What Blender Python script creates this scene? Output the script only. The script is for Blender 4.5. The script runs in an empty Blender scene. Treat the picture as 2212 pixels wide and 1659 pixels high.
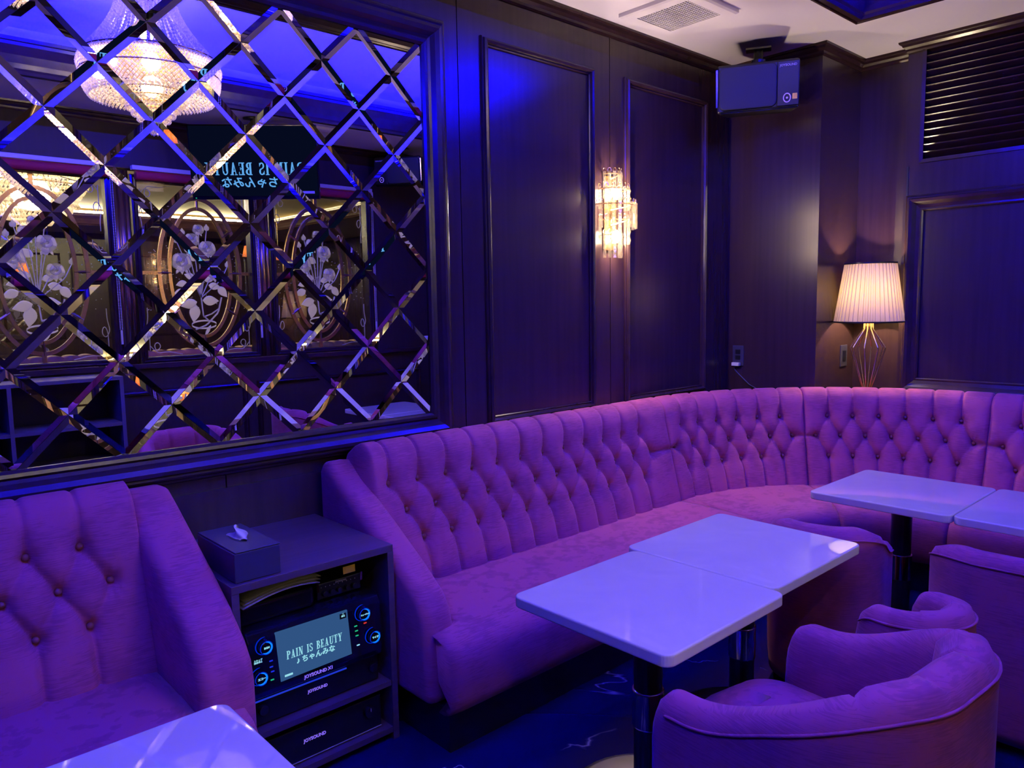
import bpy, bmesh, math, random
import numpy as np
from mathutils import Matrix, Vector
random.seed(7); rng = np.random.default_rng(7)
PI = math.pi
S = bpy.context.scene
COL = S.collection

# ------------------------------------------------------------------ camera
H = 1.34                                    # lens height above the floor
cam_d = bpy.data.cameras.new('camera'); cam = bpy.data.objects.new('camera', cam_d); COL.objects.link(cam)
R0 = (0.735836395746041, -0.6769316869715353, -0.017558185252096938)
R1 = (0.08548767743535746, 0.06714237819851362, 0.9940743221995809)
R2 = (0.671741509586972, 0.7329770748282098, -0.1072751232770068)
cam.matrix_world = Matrix(((R0[0], R1[0], -R2[0], 0), (R0[1], R1[1], -R2[1], 0), (R0[2], R1[2], -R2[2], H), (0, 0, 0, 1)))
cam_d.sensor_width = 36.0; cam_d.lens = 1642.83 / 2212 * 36.0; cam_d.clip_start = 0.02
S.camera = cam
# ------------------------------------------------------------------ view + world
S.view_settings.view_transform = 'Standard'; S.view_settings.look = 'None'
S.view_settings.exposure = 0.85; S.view_settings.gamma = 1.0; S.view_settings.use_curve_mapping = False
wd = bpy.data.worlds.new('world'); S.world = wd; wd.use_nodes = True
wd.node_tree.nodes['Background'].inputs[0].default_value = (0.01, 0.012, 0.03, 1)
wd.node_tree.nodes['Background'].inputs[1].default_value = 0.3
S.cycles.max_bounces = 10; S.cycles.transparent_max_bounces = 24; S.cycles.diffuse_bounces = 4
S.cycles.glossy_bounces = 5; S.cycles.transmission_bounces = 6; S.cycles.sample_clamp_indirect = 4.0
S.cycles.use_denoising = True; S.cycles.caustics_reflective = False; S.cycles.caustics_refractive = False
CEIL = 2.612; TRAY = 2.86
TX0, TX1, TY0, TY1 = -1.06, 3.65, -0.055, 1.605      # opening of the ceiling tray

def light(name, kind, loc, energy, color, **k):
    d = bpy.data.lights.new(name, kind); d.energy = energy; d.color = color
    for a, v in k.items():
        if a != 'rot': setattr(d, a, v)
    o = bpy.data.objects.new(name, d); COL.objects.link(o); o.location = loc
    if 'rot' in k: o.rotation_euler = k['rot']
    return o
WARM2 = (1.0, 0.73, 0.40)
BLUE = (0.0004, 0.0002, 1.0); WARM = (1.0, 0.77, 0.63)
# blue LED strips lying on the lip of the tray cornice, shining up and inwards
cxm, cym = (TX0 + TX1) / 2, (TY0 + TY1) / 2
LED = 165.0
for (lx, ly, sx, rot) in ((cxm, TY0 + .07, TX1 - TX0 - .3, (PI * .72, 0, 0)), (cxm, TY1 - .07, TX1 - TX0 - .3, (-PI * .72, 0, 0))):
    light('led_strip', 'AREA', (lx, ly, CEIL + .136), LED, BLUE, shape='RECTANGLE', size=sx, size_y=.02, rot=rot)
for (lx, rot) in ((TX0 + .07, (PI * .72, 0, -PI / 2)), (TX1 - .07, (PI * .72, 0, PI / 2))):
    light('led_strip', 'AREA', (lx, cym, CEIL + .150), LED * .6, BLUE, shape='RECTANGLE', size=TY1 - TY0 - .3, size_y=.02, rot=rot)

# ------------------------------------------------------------------ materials
def mat(name, base=(.5, .5, .5), rough=.5, metal=0.0, spec=.5, **k):
    m = bpy.data.materials.new(name); m.use_nodes = True
    b = m.node_tree.nodes['Principled BSDF']
    b.inputs['Base Color'].default_value = (*base, 1); b.inputs['Roughness'].default_value = rough
    b.inputs['Metallic'].default_value = metal; b.inputs['Specular IOR Level'].default_value = spec
    for a, v in k.items(): b.inputs[a.replace('_', ' ')].default_value = v
    return m
def nodes(m): return m.node_tree.nodes, m.node_tree.links, m.node_tree.nodes['Principled BSDF']
def N(m, kind, **inp):
    n = m.node_tree.nodes.new(kind)
    for a, v in inp.items(): n.inputs[a.replace('_', ' ')].default_value = v
    return n
def coords(m, scale, kind='Object'):
    tc = m.node_tree.nodes.new('ShaderNodeTexCoord'); mp = m.node_tree.nodes.new('ShaderNodeMapping')
    mp.inputs['Scale'].default_value = scale; m.node_tree.links.new(tc.outputs[kind], mp.inputs[0]); return mp
def ramp(m, src, stops):
    r = m.node_tree.nodes.new('ShaderNodeValToRGB'); e = r.color_ramp.elements
    while len(e) < len(stops): e.new(.5)
    for i, (p, c) in enumerate(stops): e[i].position = p; e[i].color = (*c, 1)
    m.node_tree.links.new(src, r.inputs[0]); return r
def bump(m, src, strength, dist):
    b = m.node_tree.nodes.new('ShaderNodeBump'); b.inputs['Strength'].default_value = strength; b.inputs['Distance'].default_value = dist
    m.node_tree.links.new(src, b.inputs['Height']); m.node_tree.links.new(b.outputs[0], m.node_tree.nodes['Principled BSDF'].inputs['Normal'])
def wood(name, dark, light_, rough=.33, scale=(26, 26, 1.1)):
    m = mat(name, dark, rough); ns, L, b = nodes(m)
    mp = coords(m, scale); n = N(m, 'ShaderNodeTexNoise', Scale=1.6, Detail=3.0, Roughness=.5); L.new(mp.outputs[0], n.inputs[0])
    r = ramp(m, n.outputs[0], [(.2, dark), (.8, light_)]); L.new(r.outputs[0], b.inputs['Base Color'])
    return m
def velvet(name, base, alt):
    m = mat(name, base, .82, spec=.25, Sheen_Weight=.22, Sheen_Roughness=.45); ns, L, b = nodes(m)
    b.inputs['Sheen Tint'].default_value = (.9, .55, .8, 1)
    mp = coords(m, (13, 13, 260)); n = N(m, 'ShaderNodeTexNoise', Scale=2.0, Detail=4.0); L.new(mp.outputs[0], n.inputs[0])
    n2 = N(m, 'ShaderNodeTexNoise', Scale=9.0, Detail=4.0); L.new(coords(m, (1, 1, 1)).outputs[0], n2.inputs[0])
    ad = N(m, 'ShaderNodeMath'); ad.operation = 'ADD'; L.new(n.outputs[0], ad.inputs[0]); L.new(n2.outputs[0], ad.inputs[1])
    r = ramp(m, ad.outputs[0], [(.70, alt), (1.0, base), (1.3, tuple(min(1, c * 1.14) for c in base))]); L.new(r.outputs[0], b.inputs['Base Color'])
    bump(m, n.outputs[0], .14, .0010)
    return m
M = {}
M['wood'] = wood('dark_mahogany_panel', (.036, .0165, .020), (.054, .025, .028), .27)
m = M['trim'] = mat('dark_mahogany_trim', (.042, .019, .023), .22); ns, L, b = nodes(m)
n = N(m, 'ShaderNodeTexNoise', Scale=14.0, Detail=3.0); L.new(coords(m, (1, 1, 1)).outputs[0], n.inputs[0]); r = ramp(m, n.outputs[0], [(.3, (.036, .016, .020)), (.7, (.048, .022, .026))]); L.new(r.outputs[0], b.inputs['Base Color'])
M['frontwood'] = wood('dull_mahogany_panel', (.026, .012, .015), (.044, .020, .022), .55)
M['rackwood'] = wood('dark_rack_laminate', (.085, .050, .060), (.135, .085, .095), .36, (2, 40, 40))
M['velvet'] = velvet('rose_velvet', (.43, .090, .150), (.33, .062, .115))
M['velvetchair'] = velvet('rose_velvet_chair', (.38, .075, .125), (.28, .050, .095))
M['button'] = mat('brown_button', (.30, .085, .06), .8)
M['ceil'] = mat('white_ceiling', (.86, .82, .93), .85)
M['tray'] = mat('white_tray_paint', (.80, .80, .82), .7)
M['black'] = mat('black_plastic', (.010, .010, .014), .35)
M['gloss'] = mat('gloss_black', (.006, .006, .010), .08)
M['metalblack'] = mat('black_metal', (.012, .012, .014), .3)
M['chrome'] = mat('chrome', (.55, .52, .56), .12, 1.0)
M['steel'] = mat('brushed_steel', (.55, .54, .56), .38, 1.0)
M['gold'] = mat('pale_gold_metal', (.85, .64, .34), .22, 1.0)
M['bronze'] = mat('dark_bronze', (.50, .32, .12), .25, .9)
M['redblind'] = mat('red_blind_fabric', (.50, .02, .04), .7)
M['white'] = mat('white_plastic', (.75, .75, .78), .4)
M['tissue'] = mat('white_tissue', (.85, .85, .88), .9)
M['leather'] = mat('dark_leatherette', (.045, .040, .075), .42)
M['beige'] = velvet('beige_striped_fabric', (.62, .45, .30), (.50, .30, .20))
M['cream'] = mat('cream_paint', (.80, .70, .48), .8)
M['grey'] = mat('grey_shelf_laminate', (.16, .14, .18), .5)
M['ashglass'] = mat('clear_ashtray_glass', (.85, .88, .95), .06, Transmission_Weight=.9)
M['grille'] = mat('speaker_grille', (.020, .022, .040), .5)
# table top: polished white with faint swirls
m = M['table'] = mat('polished_white_top', (.80, .80, .84), .035, Coat_Weight=.3)
ns, L, b = nodes(m); n = N(m, 'ShaderNodeTexNoise', Scale=5.0, Detail=5.0, Distortion=1.4); L.new(coords(m, (1, 1, 1)).outputs[0], n.inputs[0])
r = ramp(m, n.outputs[0], [(.35, (.77, .77, .82)), (.62, (.82, .82, .85)), (.70, (.87, .87, .89))]); L.new(r.outputs[0], b.inputs['Base Color'])
# floor: navy polished stone with thin pale veins
m = M['floor'] = mat('navy_marble_floor', (.008, .010, .04), .13); ns, L, b = nodes(m)
mp = coords(m, (1.25, 1.25, 1)); n1 = N(m, 'ShaderNodeTexNoise', Scale=1.5, Detail=5.0, Distortion=.7); L.new(mp.outputs[0], n1.inputs[0])
sub = N(m, 'ShaderNodeMath'); sub.operation = 'SUBTRACT'; sub.inputs[1].default_value = .5; L.new(n1.outputs[0], sub.inputs[0])
ab = N(m, 'ShaderNodeMath'); ab.operation = 'ABSOLUTE'; L.new(sub.outputs[0], ab.inputs[0])
r = ramp(m, ab.outputs[0], [(0.0, (1, 1, 1)), (.0045, (0, 0, 0))])
n2 = N(m, 'ShaderNodeTexNoise', Scale=2.3, Detail=2.0); L.new(mp.outputs[0], n2.inputs[0]); r2 = ramp(m, n2.outputs[0], [(.50, (0, 0, 0)), (.58, (1, 1, 1))])
mu = N(m, 'ShaderNodeMath'); mu.operation = 'MULTIPLY'; L.new(r.outputs[0], mu.inputs[0]); L.new(r2.outputs[0], mu.inputs[1])
mx = m.node_tree.nodes.new('ShaderNodeMixRGB'); mx.inputs[1].default_value = (.007, .009, .085, 1); mx.inputs[2].default_value = (.45, .42, .46, 1)
L.new(mu.outputs[0], mx.inputs[0]); L.new(mx.outputs[0], b.inputs['Base Color'])
M['mirror'] = mat('mirror_silver', (.86, .87, .90), 0.0, 1.0)
def mixmat(name, comps):
    """comps: list of (weight, bsdf node type, settings)"""
    m = bpy.data.materials.new(name); m.use_nodes = True; nt = m.node_tree; nt.nodes.clear()
    out = nt.nodes.new('ShaderNodeOutputMaterial'); acc = None; tot = 0
    for w, kind, st in comps:
        n = nt.nodes.new(kind)
        for a, v in st.items(): n.inputs[a].default_value = v
        if acc is None: acc, tot = n, w
        else:
            mxs = nt.nodes.new('ShaderNodeMixShader'); tot += w; mxs.inputs[0].default_value = w / tot
            nt.links.new(acc.outputs[0], mxs.inputs[1]); nt.links.new(n.outputs[0], mxs.inputs[2]); acc = mxs
    nt.links.new(acc.outputs[0], out.inputs[0]); return m
M['pane'] = mixmat('window_glass', [(.89, 'ShaderNodeBsdfTransparent', {'Color': (.93, .95, .93, 1)}), (.11, 'ShaderNodeBsdfGlossy', {'Color': (1, 1, 1, 1), 'Roughness': .0})])
M['etchdim'] = mixmat('etched_frost_dim', [(.50, 'ShaderNodeBsdfTransparent', {'Color': (.9, .9, .9, 1)}), (.20, 'ShaderNodeBsdfDiffuse', {'Color': (.7, .7, .7, 1)}), (.30, 'ShaderNodeBsdfTranslucent', {'Color': (.8, .8, .8, 1)})])
M['etch'] = mixmat('etched_frost', [(.25, 'ShaderNodeBsdfDiffuse', {'Color': (.9, .9, .9, 1)}), (.60, 'ShaderNodeBsdfTranslucent', {'Color': (.9, .9, .9, 1)}), (.15, 'ShaderNodeBsdfGlossy', {'Color': (1, 1, 1, 1), 'Roughness': .35})])
M['crystal'] = mixmat('cut_crystal', [(.76, 'ShaderNodeBsdfTransparent', {'Color': (1, .95, .86, 1)}), (.025, 'ShaderNodeBsdfTranslucent', {'Color': (1, .90, .72, 1)}), (.025, 'ShaderNodeBsdfDiffuse', {'Color': (1, .92, .8, 1)}), (.19, 'ShaderNodeBsdfGlossy', {'Color': (1, 1, 1, 1), 'Roughness': .05})])
M['bead'] = mixmat('crystal_bead', [(.25, 'ShaderNodeBsdfTransparent', {'Color': (1, .98, .95, 1)}), (.30, 'ShaderNodeBsdfTranslucent', {'Color': (1, .90, .70, 1)}), (.27, 'ShaderNodeBsdfDiffuse', {'Color': (1, .94, .82, 1)}), (.18, 'ShaderNodeBsdfGlossy', {'Color': (1, 1, 1, 1), 'Roughness': .06})])
M['shade'] = mixmat('pleated_shade_fabric', [(.20, 'ShaderNodeBsdfTranslucent', {'Color': (.29, .20, .075, 1)}), (.80, 'ShaderNodeBsdfDiffuse', {'Color': (.50, .45, .30, 1)})])
M['orangeshade'] = mixmat('orange_shade_fabric', [(.6, 'ShaderNodeBsdfTranslucent', {'Color': (.9, .28, .08, 1)}), (.4, 'ShaderNodeBsdfDiffuse', {'Color': (.7, .2, .08, 1)})])
def emis(name, color, st):
    m = bpy.data.materials.new(name); m.use_nodes = True; nt = m.node_tree; nt.nodes.clear()
    e = nt.nodes.new('ShaderNodeEmission'); e.inputs[0].default_value = (*color, 1); e.inputs[1].default_value = st
    o = nt.nodes.new('ShaderNodeOutputMaterial'); nt.links.new(e.outputs[0], o.inputs[0]); return m
M['bulb'] = emis('warm_bulb', (1, .82, .52), 14); M['screen'] = emis('lit_screen', (.016, .048, .125), 1.0)
M['screentext'] = emis('screen_lettering', (.17, .40, .46), 1.0); M['tvdark'] = emis('tv_dark_picture', (.001, .002, .008), 1.0)
M['tvtext'] = emis('tv_lettering', (.075, .25, .52), 1.0); M['ring'] = emis('blue_ring_light', (.003, .13, .62), 1.0); M['ringdim'] = emis('blue_ring_dim', (.0, .012, .30), 1.0)
M['ledblue'] = emis('blue_led', (.008, .02, .32), 1.0); M['ledgreen'] = emis('green_led', (.01, .26, .11), 1.0); M['ledred'] = emis('red_led', (.42, .02, .015), 1.0)
M['paleprint'] = mat('pale_print', (.55, .52, .60), .5); M['violetglow'] = mat('violet_glow_print', (.42, .30, .80), .5, Emission_Color=(.20, .12, .6, 1), Emission_Strength=.5); M['yellow'] = mat('yellow_sticker', (.70, .42, .02), .6)  # violet marks are given a faint glow of their own
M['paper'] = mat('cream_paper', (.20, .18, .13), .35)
M['goldlit'] = M['gold']

# ------------------------------------------------------------------ helpers
def org(o):
    v = Vector((0, 0, 0))
    while o: v += o.location; o = o.parent
    return v
def put(name, me, m, parent=None, world=True, smooth=False, bevel=0, seg=2):
    if m is not None: me.materials.append(m)
    if parent and world:
        d = org(parent); me.transform(Matrix.Translation(-d))
    if smooth: me.polygons.foreach_set('use_smooth', np.ones(len(me.polygons), bool))
    o = bpy.data.objects.new(name, me); COL.objects.link(o); o.parent = parent
    if bevel:
        md = o.modifiers.new('bevel', 'BEVEL'); md.width = bevel; md.segments = seg; md.limit_method = 'ANGLE'; md.angle_limit = math.radians(40)
    return o
def obj(name, bm, m, parent=None, **k):
    me = bpy.data.meshes.new(name); bmesh.ops.recalc_face_normals(bm, faces=bm.faces); bm.to_mesh(me); bm.free(); return put(name, me, m, parent, **k)
def raw(name, V, F, m, parent=None, **k):
    me = bpy.data.meshes.new(name); me.from_pydata([tuple(map(float, v)) for v in V], [], [tuple(map(int, f)) for f in F]); me.update()
    return put(name, me, m, parent, **k)
def thing(name, label, cat, loc=(0, 0, 0), rotz=0, group=None):
    o = bpy.data.objects.new(name, None); COL.objects.link(o); o.location = loc; o.rotation_euler = (0, 0, rotz); o.empty_display_size = .05
    return tag(o, label, cat, group)
def tag(o, label, cat, group=None):
    o['label'] = label; o['category'] = cat
    if group: o['group'] = group
    return o
def struct(o): o['kind'] = 'structure'; return o
def NB(): return bmesh.new()
def box(bm, x0, x1, y0, y1, z0, z1):
    r = bmesh.ops.create_cube(bm, size=1.0)
    bmesh.ops.scale(bm, vec=(x1 - x0, y1 - y0, z1 - z0), verts=r['verts'])
    bmesh.ops.translate(bm, vec=((x0 + x1) / 2, (y0 + y1) / 2, (z0 + z1) / 2), verts=r['verts']); return r['verts']
def B(name, x0, x1, y0, y1, z0, z1, m, parent=None, **k):
    bm = NB(); box(bm, x0, x1, y0, y1, z0, z1); return obj(name, bm, m, parent, **k)
def cyl(bm, c, r, h, n=24, r2=None, axis='z'):
    q = bmesh.ops.create_cone(bm, cap_ends=True, segments=n, radius1=r, radius2=r if r2 is None else r2, depth=h)
    if axis == 'y': bmesh.ops.rotate(bm, cent=(0, 0, 0), matrix=Matrix.Rotation(PI / 2, 3, 'X'), verts=q['verts'])
    if axis == 'x': bmesh.ops.rotate(bm, cent=(0, 0, 0), matrix=Matrix.Rotation(PI / 2, 3, 'Y'), verts=q['verts'])
    bmesh.ops.translate(bm, vec=c, verts=q['verts']); return q['verts']
def prism(bm, poly, axis, a, b):
    """polygon (2-D) extruded along an axis: 'x' poly=(y,z), 'y' poly=(x,z), 'z' poly=(x,y)"""
    def P(p, t): return {'x': (t, p[0], p[1]), 'y': (p[0], t, p[1]), 'z': (p[0], p[1], t)}[axis]
    A = [bm.verts.new(P(p, a)) for p in poly]; Bv = [bm.verts.new(P(p, b)) for p in poly]; n = len(poly)
    bm.faces.new(A); bm.faces.new(Bv[::-1])
    for i in range(n): bm.faces.new((A[i], Bv[i], Bv[(i + 1) % n], A[(i + 1) % n]))
def tube(bm, pts, r, n=8, closed=False):
    pts = [Vector(p) for p in pts]; rings = []; N_ = len(pts); up = None
    for i, p in enumerate(pts):
        t = (pts[(i + 1) % N_] - pts[i - 1]) if closed else (pts[min(i + 1, N_ - 1)] - pts[max(i - 1, 0)])
        t.normalize()
        if up is None: up = Vector((0, 0, 1)) if abs(t.z) < .9 else Vector((1, 0, 0))
        a = t.cross(up)
        if a.length < 1e-4: a = t.orthogonal()
        a.normalize(); b_ = a.cross(t).normalized(); up = b_
        rr = r[i] if isinstance(r, (list, tuple)) else r
        rings.append([bm.verts.new(p + a * math.cos(2 * PI * k / n) * rr + b_ * math.sin(2 * PI * k / n) * rr) for k in range(n)])
    for i in range(N_ if closed else N_ - 1):
        A, C = rings[i], rings[(i + 1) % N_]
        for k in range(n): bm.faces.new((A[k], A[(k + 1) % n], C[(k + 1) % n], C[k]))
    if not closed: bm.faces.new(rings[0][::-1]); bm.faces.new(rings[-1])
def lathe(bm, prof, c=(0, 0, 0), n=32, a0=0, a1=2 * PI):
    full = abs(a1 - a0 - 2 * PI) < 1e-6; k = n if full else n + 1; rings = []
    for (r, z) in prof:
        rings.append([bm.verts.new((c[0] + max(r, 1e-4) * math.cos(a0 + (a1 - a0) * i / n), c[1] + max(r, 1e-4) * math.sin(a0 + (a1 - a0) * i / n), c[2] + z)) for i in range(k)])
    for i in range(len(prof) - 1):
        for j in range(n): bm.faces.new((rings[i][j], rings[i][(j + 1) % k], rings[i + 1][(j + 1) % k], rings[i + 1][j]))
def rect_frame(bm, u0, u1, v0, v1, prof, P):
    """picture-frame moulding: prof = (distance outwards from the inner edge, projection); P(u,v,h)->xyz"""
    n = len(prof); rings = []
    for (su, sv) in ((-1, -1), (1, -1), (1, 1), (-1, 1)):
        rings.append([bm.verts.new(P((u0 if su < 0 else u1) + su * t, (v0 if sv < 0 else v1) + sv * t, h)) for t, h in prof])
    for i in range(4):
        A, C = rings[i], rings[(i + 1) % 4]
        for k in range(n): bm.faces.new((A[k], A[(k + 1) % n], C[(k + 1) % n], C[k]))
def sweep_plan(bm, path, prof, closed=False):
    """profile (offset to the left of travel, z) swept along a plan polyline with mitred corners"""
    n = len(path); rings = []
    for i in range(n):
        p = Vector(path[i])
        d0 = (Vector(path[i]) - Vector(path[i - 1])).normalized() if (closed or i > 0) else None
        d1 = (Vector(path[(i + 1) % n]) - Vector(path[i])).normalized() if (closed or i < n - 1) else None
        if d0 is None: d0 = d1
        if d1 is None: d1 = d0
        n0 = Vector((-d0.y, d0.x)); n1 = Vector((-d1.y, d1.x)); mt = (n0 + n1); mt = mt / max(mt.dot(n0), 1e-6) if mt.length > 1e-5 else n0
        rings.append([bm.verts.new((p.x + mt.x * o, p.y + mt.y * o, z)) for o, z in prof])
    m_ = len(prof)
    for i in range(n if closed else n - 1):
        A, C = rings[i], rings[(i + 1) % n]
        for k in range(m_): bm.faces.new((A[k], A[(k + 1) % m_], C[(k + 1) % m_], C[k]))
    if not closed: bm.faces.new(rings[0]); bm.faces.new(rings[-1][::-1])
def gridmesh(P, closed_u=False, closed_v=False, cap=True):
    """P[nu,nv,3] -> verts, faces; caps the two u-ends when v is closed"""
    nu, nv = P.shape[:2]; V = P.reshape(-1, 3); F = []
    iu = range(nu if closed_u else nu - 1); jv = range(nv if closed_v else nv - 1)
    for i in iu:
        i2 = (i + 1) % nu
        for j in jv:
            j2 = (j + 1) % nv; F.append((i * nv + j, i2 * nv + j, i2 * nv + j2, i * nv + j2))
    if cap and closed_v and not closed_u:
        F.append(tuple(range(nv))[::1]); F.append(tuple((nu - 1) * nv + j for j in range(nv))[::-1])
    return V, F
def resample(pts, n):
    pts = np.array(pts, float); d = np.r_[0, np.cumsum(np.linalg.norm(np.diff(pts, axis=0), axis=1))]
    t = np.linspace(0, d[-1], n); return np.stack([np.interp(t, d, pts[:, k]) for k in range(pts.shape[1])], 1), t
def font_mesh(body, size, m, name, parent, mtx, bold=0.0, ext=.0006, align='CENTER'):
    c = bpy.data.curves.new(name, 'FONT'); c.body = body; c.size = size; c.align_x = align; c.align_y = 'CENTER'; c.extrude = ext; c.offset = bold; c.resolution_u = 3
    o = bpy.data.objects.new(name, c); COL.objects.link(o)
    me = bpy.data.meshes.new_from_object(o.evaluated_get(bpy.context.evaluated_depsgraph_get()))
    bpy.data.objects.remove(o); bpy.data.curves.remove(c)
    me.transform(mtx); me.name = name; me.materials.clear()
    return put(name, me, m, parent, world=False)
def face_mtx(loc, right, up):
    """text plane: x -> right, y -> up"""
    r = Vector(right).normalized(); u = Vector(up).normalized(); n = r.cross(u)
    return Matrix(((r.x, u.x, n.x, loc[0]), (r.y, u.y, n.y, loc[1]), (r.z, u.z, n.z, loc[2]), (0, 0, 0, 1)))
# --- slab-serif capitals drawn as strokes
def arcband(cx, cy, rx, ry, a0, a1, w0, w1, n=14):
    o = []; i_ = []
    for k in range(n + 1):
        a = a0 + (a1 - a0) * k / n; w = w0 + (w1 - w0) * abs(math.cos(a))
        o.append((cx + rx * math.cos(a), cy + ry * math.sin(a))); i_.append((cx + (rx - w) * math.cos(a), cy + (ry - (w0 + .02)) * math.sin(a)))
    return [[o[k], o[k + 1], i_[k + 1], i_[k]] for k in range(n)]
def R_(x0, x1, y0, y1): return [(x0, y0), (x1, y0), (x1, y1), (x0, y1)]
def serif(x0, x1, top): return R_(x0, x1, .94, 1.0) if top else R_(x0, x1, 0, .06)
def letter(ch):
    T, t = .19, .08
    if ch == 'I': return .36, [R_(.09, .28, 0, 1), serif(0, .37, 0), serif(0, .37, 1)]
    if ch == 'P': return .62, [R_(.08, .27, 0, 1), serif(0, .36, 0), serif(0, .3, 1)] + arcband(.30, .73, .32, .27, -PI / 2, PI / 2, t, T)
    if ch == 'B': return .64, [R_(.08, .27, 0, 1), serif(0, .3, 0), serif(0, .3, 1)] + arcband(.30, .75, .28, .25, -PI / 2, PI / 2, t, T) + arcband(.30, .26, .34, .26, -PI / 2, PI / 2, t, T)
    if ch == 'A': return .72, [[(.10, 0), (.18, 0), (.40, 1), (.32, 1)], [(.42, 0), (.63, 0), (.43, 1), (.30, 1)], R_(.2, .52, .28, .36), serif(0, .27, 0), serif(.36, .72, 0)]
    if ch == 'N': return .74, [R_(.1, .18, 0, 1), R_(.56, .64, 0, 1), [(.10, 1), (.30, 1), (.64, 0), (.46, 0)], serif(0, .28, 0), serif(0, .25, 1), serif(.46, .74, 1)]
    if ch == 'S': return .56, arcband(.27, .74, .25, .26, PI * .1, PI * 1.5, t, .15) + arcband(.27, .27, .27, .27, -PI * .9, PI * .5, t, .17) + [R_(.44, .5, .68, .96), R_(.02, .08, .04, .34)]
    if ch == 'E': return .60, [R_(.08, .27, 0, 1), R_(0, .56, 0, .07), R_(0, .54, .93, 1), R_(.2, .42, .47, .54), R_(.49, .56, 0, .26), R_(.48, .54, .74, 1), R_(.38, .43, .38, .63)]
    if ch == 'U': return .72, [R_(.09, .28, .3, 1), R_(.54, .62, .3, 1), serif(0, .37, 1), serif(.45, .72, 1)] + arcband(.355, .3, .265, .3, PI, 2 * PI, t, .14)
    if ch == 'T': return .66, [R_(.235, .425, 0, 1), R_(0, .66, .93, 1), R_(0, .06, .7, 1), R_(.6, .66, .7, 1), serif(.14, .52, 0)]
    if ch == 'Y': return .72, [R_(.27, .46, 0, .46), [(.06, 1), (.28, 1), (.46, .46), (.27, .4)], [(.56, 1), (.64, 1), (.46, .46), (.38, .46)], serif(.17, .56, 0), serif(0, .34, 1), serif(.46, .74, 1)]
    return .45, []
def serif_text(txt, width, height, m, name, parent, mtx):
    """condensed slab-serif line centred on the origin of mtx"""
    x = 0; polys = []
    for ch in txt:
        w, ps = letter(ch)
        polys += [[(px + x, py) for px, py in p] for p in ps]; x += w + .10
    x -= .10; bm = NB()
    for i, p in enumerate(polys):
        q = [((a / x - .5) * width, (c - .5) * height) for a, c in p]
        vs = [bm.verts.new((a, c, .0004 + .00002 * (i % 7))) for a, c in q]
        try: bm.faces.new(vs)
        except ValueError: pass
    bmesh.ops.solidify(bm, geom=bm.faces[:], thickness=-.0004)
    bm.transform(mtx)
    return obj(name, bm, m, parent, world=False)
# ================================================================== SETTING
XL, XR, YF, YB = -1.9, 4.22, -0.79, 2.40       # room limits (left, right, window wall, mirror wall)
struct(B('floor', XL - .1, 5.6, -5.2, YB + .1, -.06, 0, M['floor']))
bm = NB()
for a in ((XL - .1, TX0, YF - .12, YB + .1), (TX1, 4.5, YF - .12, YB + .1), (TX0, TX1, YF - .12, TY0), (TX0, TX1, TY1, YB + .1)): box(bm, *a, CEIL, CEIL + .05)
struct(obj('ceiling', bm, M['ceil']))
bm = NB(); w = .03                               # raised tray: four cheeks and a top
box(bm, TX0 - .12, TX1 + .12, TY0 - .12, TY1 + .12, TRAY, TRAY + w)
box(bm, TX0 - .12 - w, TX0 - .12, TY0 - .12, TY1 + .12, CEIL + .05, TRAY); box(bm, TX1 + .12, TX1 + .12 + w, TY0 - .12, TY1 + .12, CEIL + .05, TRAY)
box(bm, TX0 - .12, TX1 + .12, TY0 - .12 - w, TY0 - .12, CEIL + .05, TRAY); box(bm, TX0 - .12, TX1 + .12, TY1 + .12, TY1 + .12 + w, CEIL + .05, TRAY)
struct(obj('ceiling_tray', bm, M['tray']))
# cornice round the tray opening (travel clockwise so that the profile points into the room)
prof = [(o, CEIL + z) for o, z in ((0, .001), (0, -.026), (.006, -.036), (.014, -.036), (.018, -.030), (.026, -.030), (.030, -.037), (.050, -.037), (.056, -.022), (.064, -.012), (.070, .012), (.084, .050), (.104, .084), (.110, .092), (.112, .108), (.119, .112), (.121, .130), (.095, .132), (.02, .060), (-.006, .050), (-.006, .001))]
bm = NB(); sweep_plan(bm, [(TX0, TY0), (TX1, TY0), (TX1, TY1), (TX0, TY1)], prof, closed=True)
struct(obj('trim_1', bm, M['trim']))
# mirror wall: boards with fine dark joints
seams = [XL - .1, -.905, .018, .942 + .0, 1.942, 2.854, 3.93]
bm = NB()
for a, c in zip(seams[:-1], seams[1:]): box(bm, a + .0022, c - .0022, YB, YB + .05, 0, CEIL)
box(bm, XL - .1, 3.93, YB + .012, YB + .06, 0, CEIL)
wall_back = struct(obj('wall_back', bm, M['wood']))
# right wall: corner pier, recess and panelled wall with the louver opening
LY0, LY1, LZ0, LZ1 = .10, 1.51, H + .665, H + 1.236
bm = NB()
box(bm, 3.89, 4.6, 1.87, YB + .1, 0, CEIL); box(bm, 4.35, 4.6, 1.57, 1.87, 0, CEIL)
box(bm, XR, 4.6, YF - .1, 1.58, 0, LZ0); box(bm, XR, 4.6, YF - .1, 1.58, LZ1, CEIL)
box(bm, XR, 4.6, LY1, 1.58, LZ0, LZ1); box(bm, XR, 4.6, YF - .1, LY0, LZ0, LZ1); box(bm, XR + .09, 4.6, LY0, LY1, LZ0, LZ1)
struct(obj('wall_right', bm, M['wood']))
B_ = B
struct(B('wall_left', XL - .1, XL, YF - .1, YB + .1, 0, CEIL, M['wood']))
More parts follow.
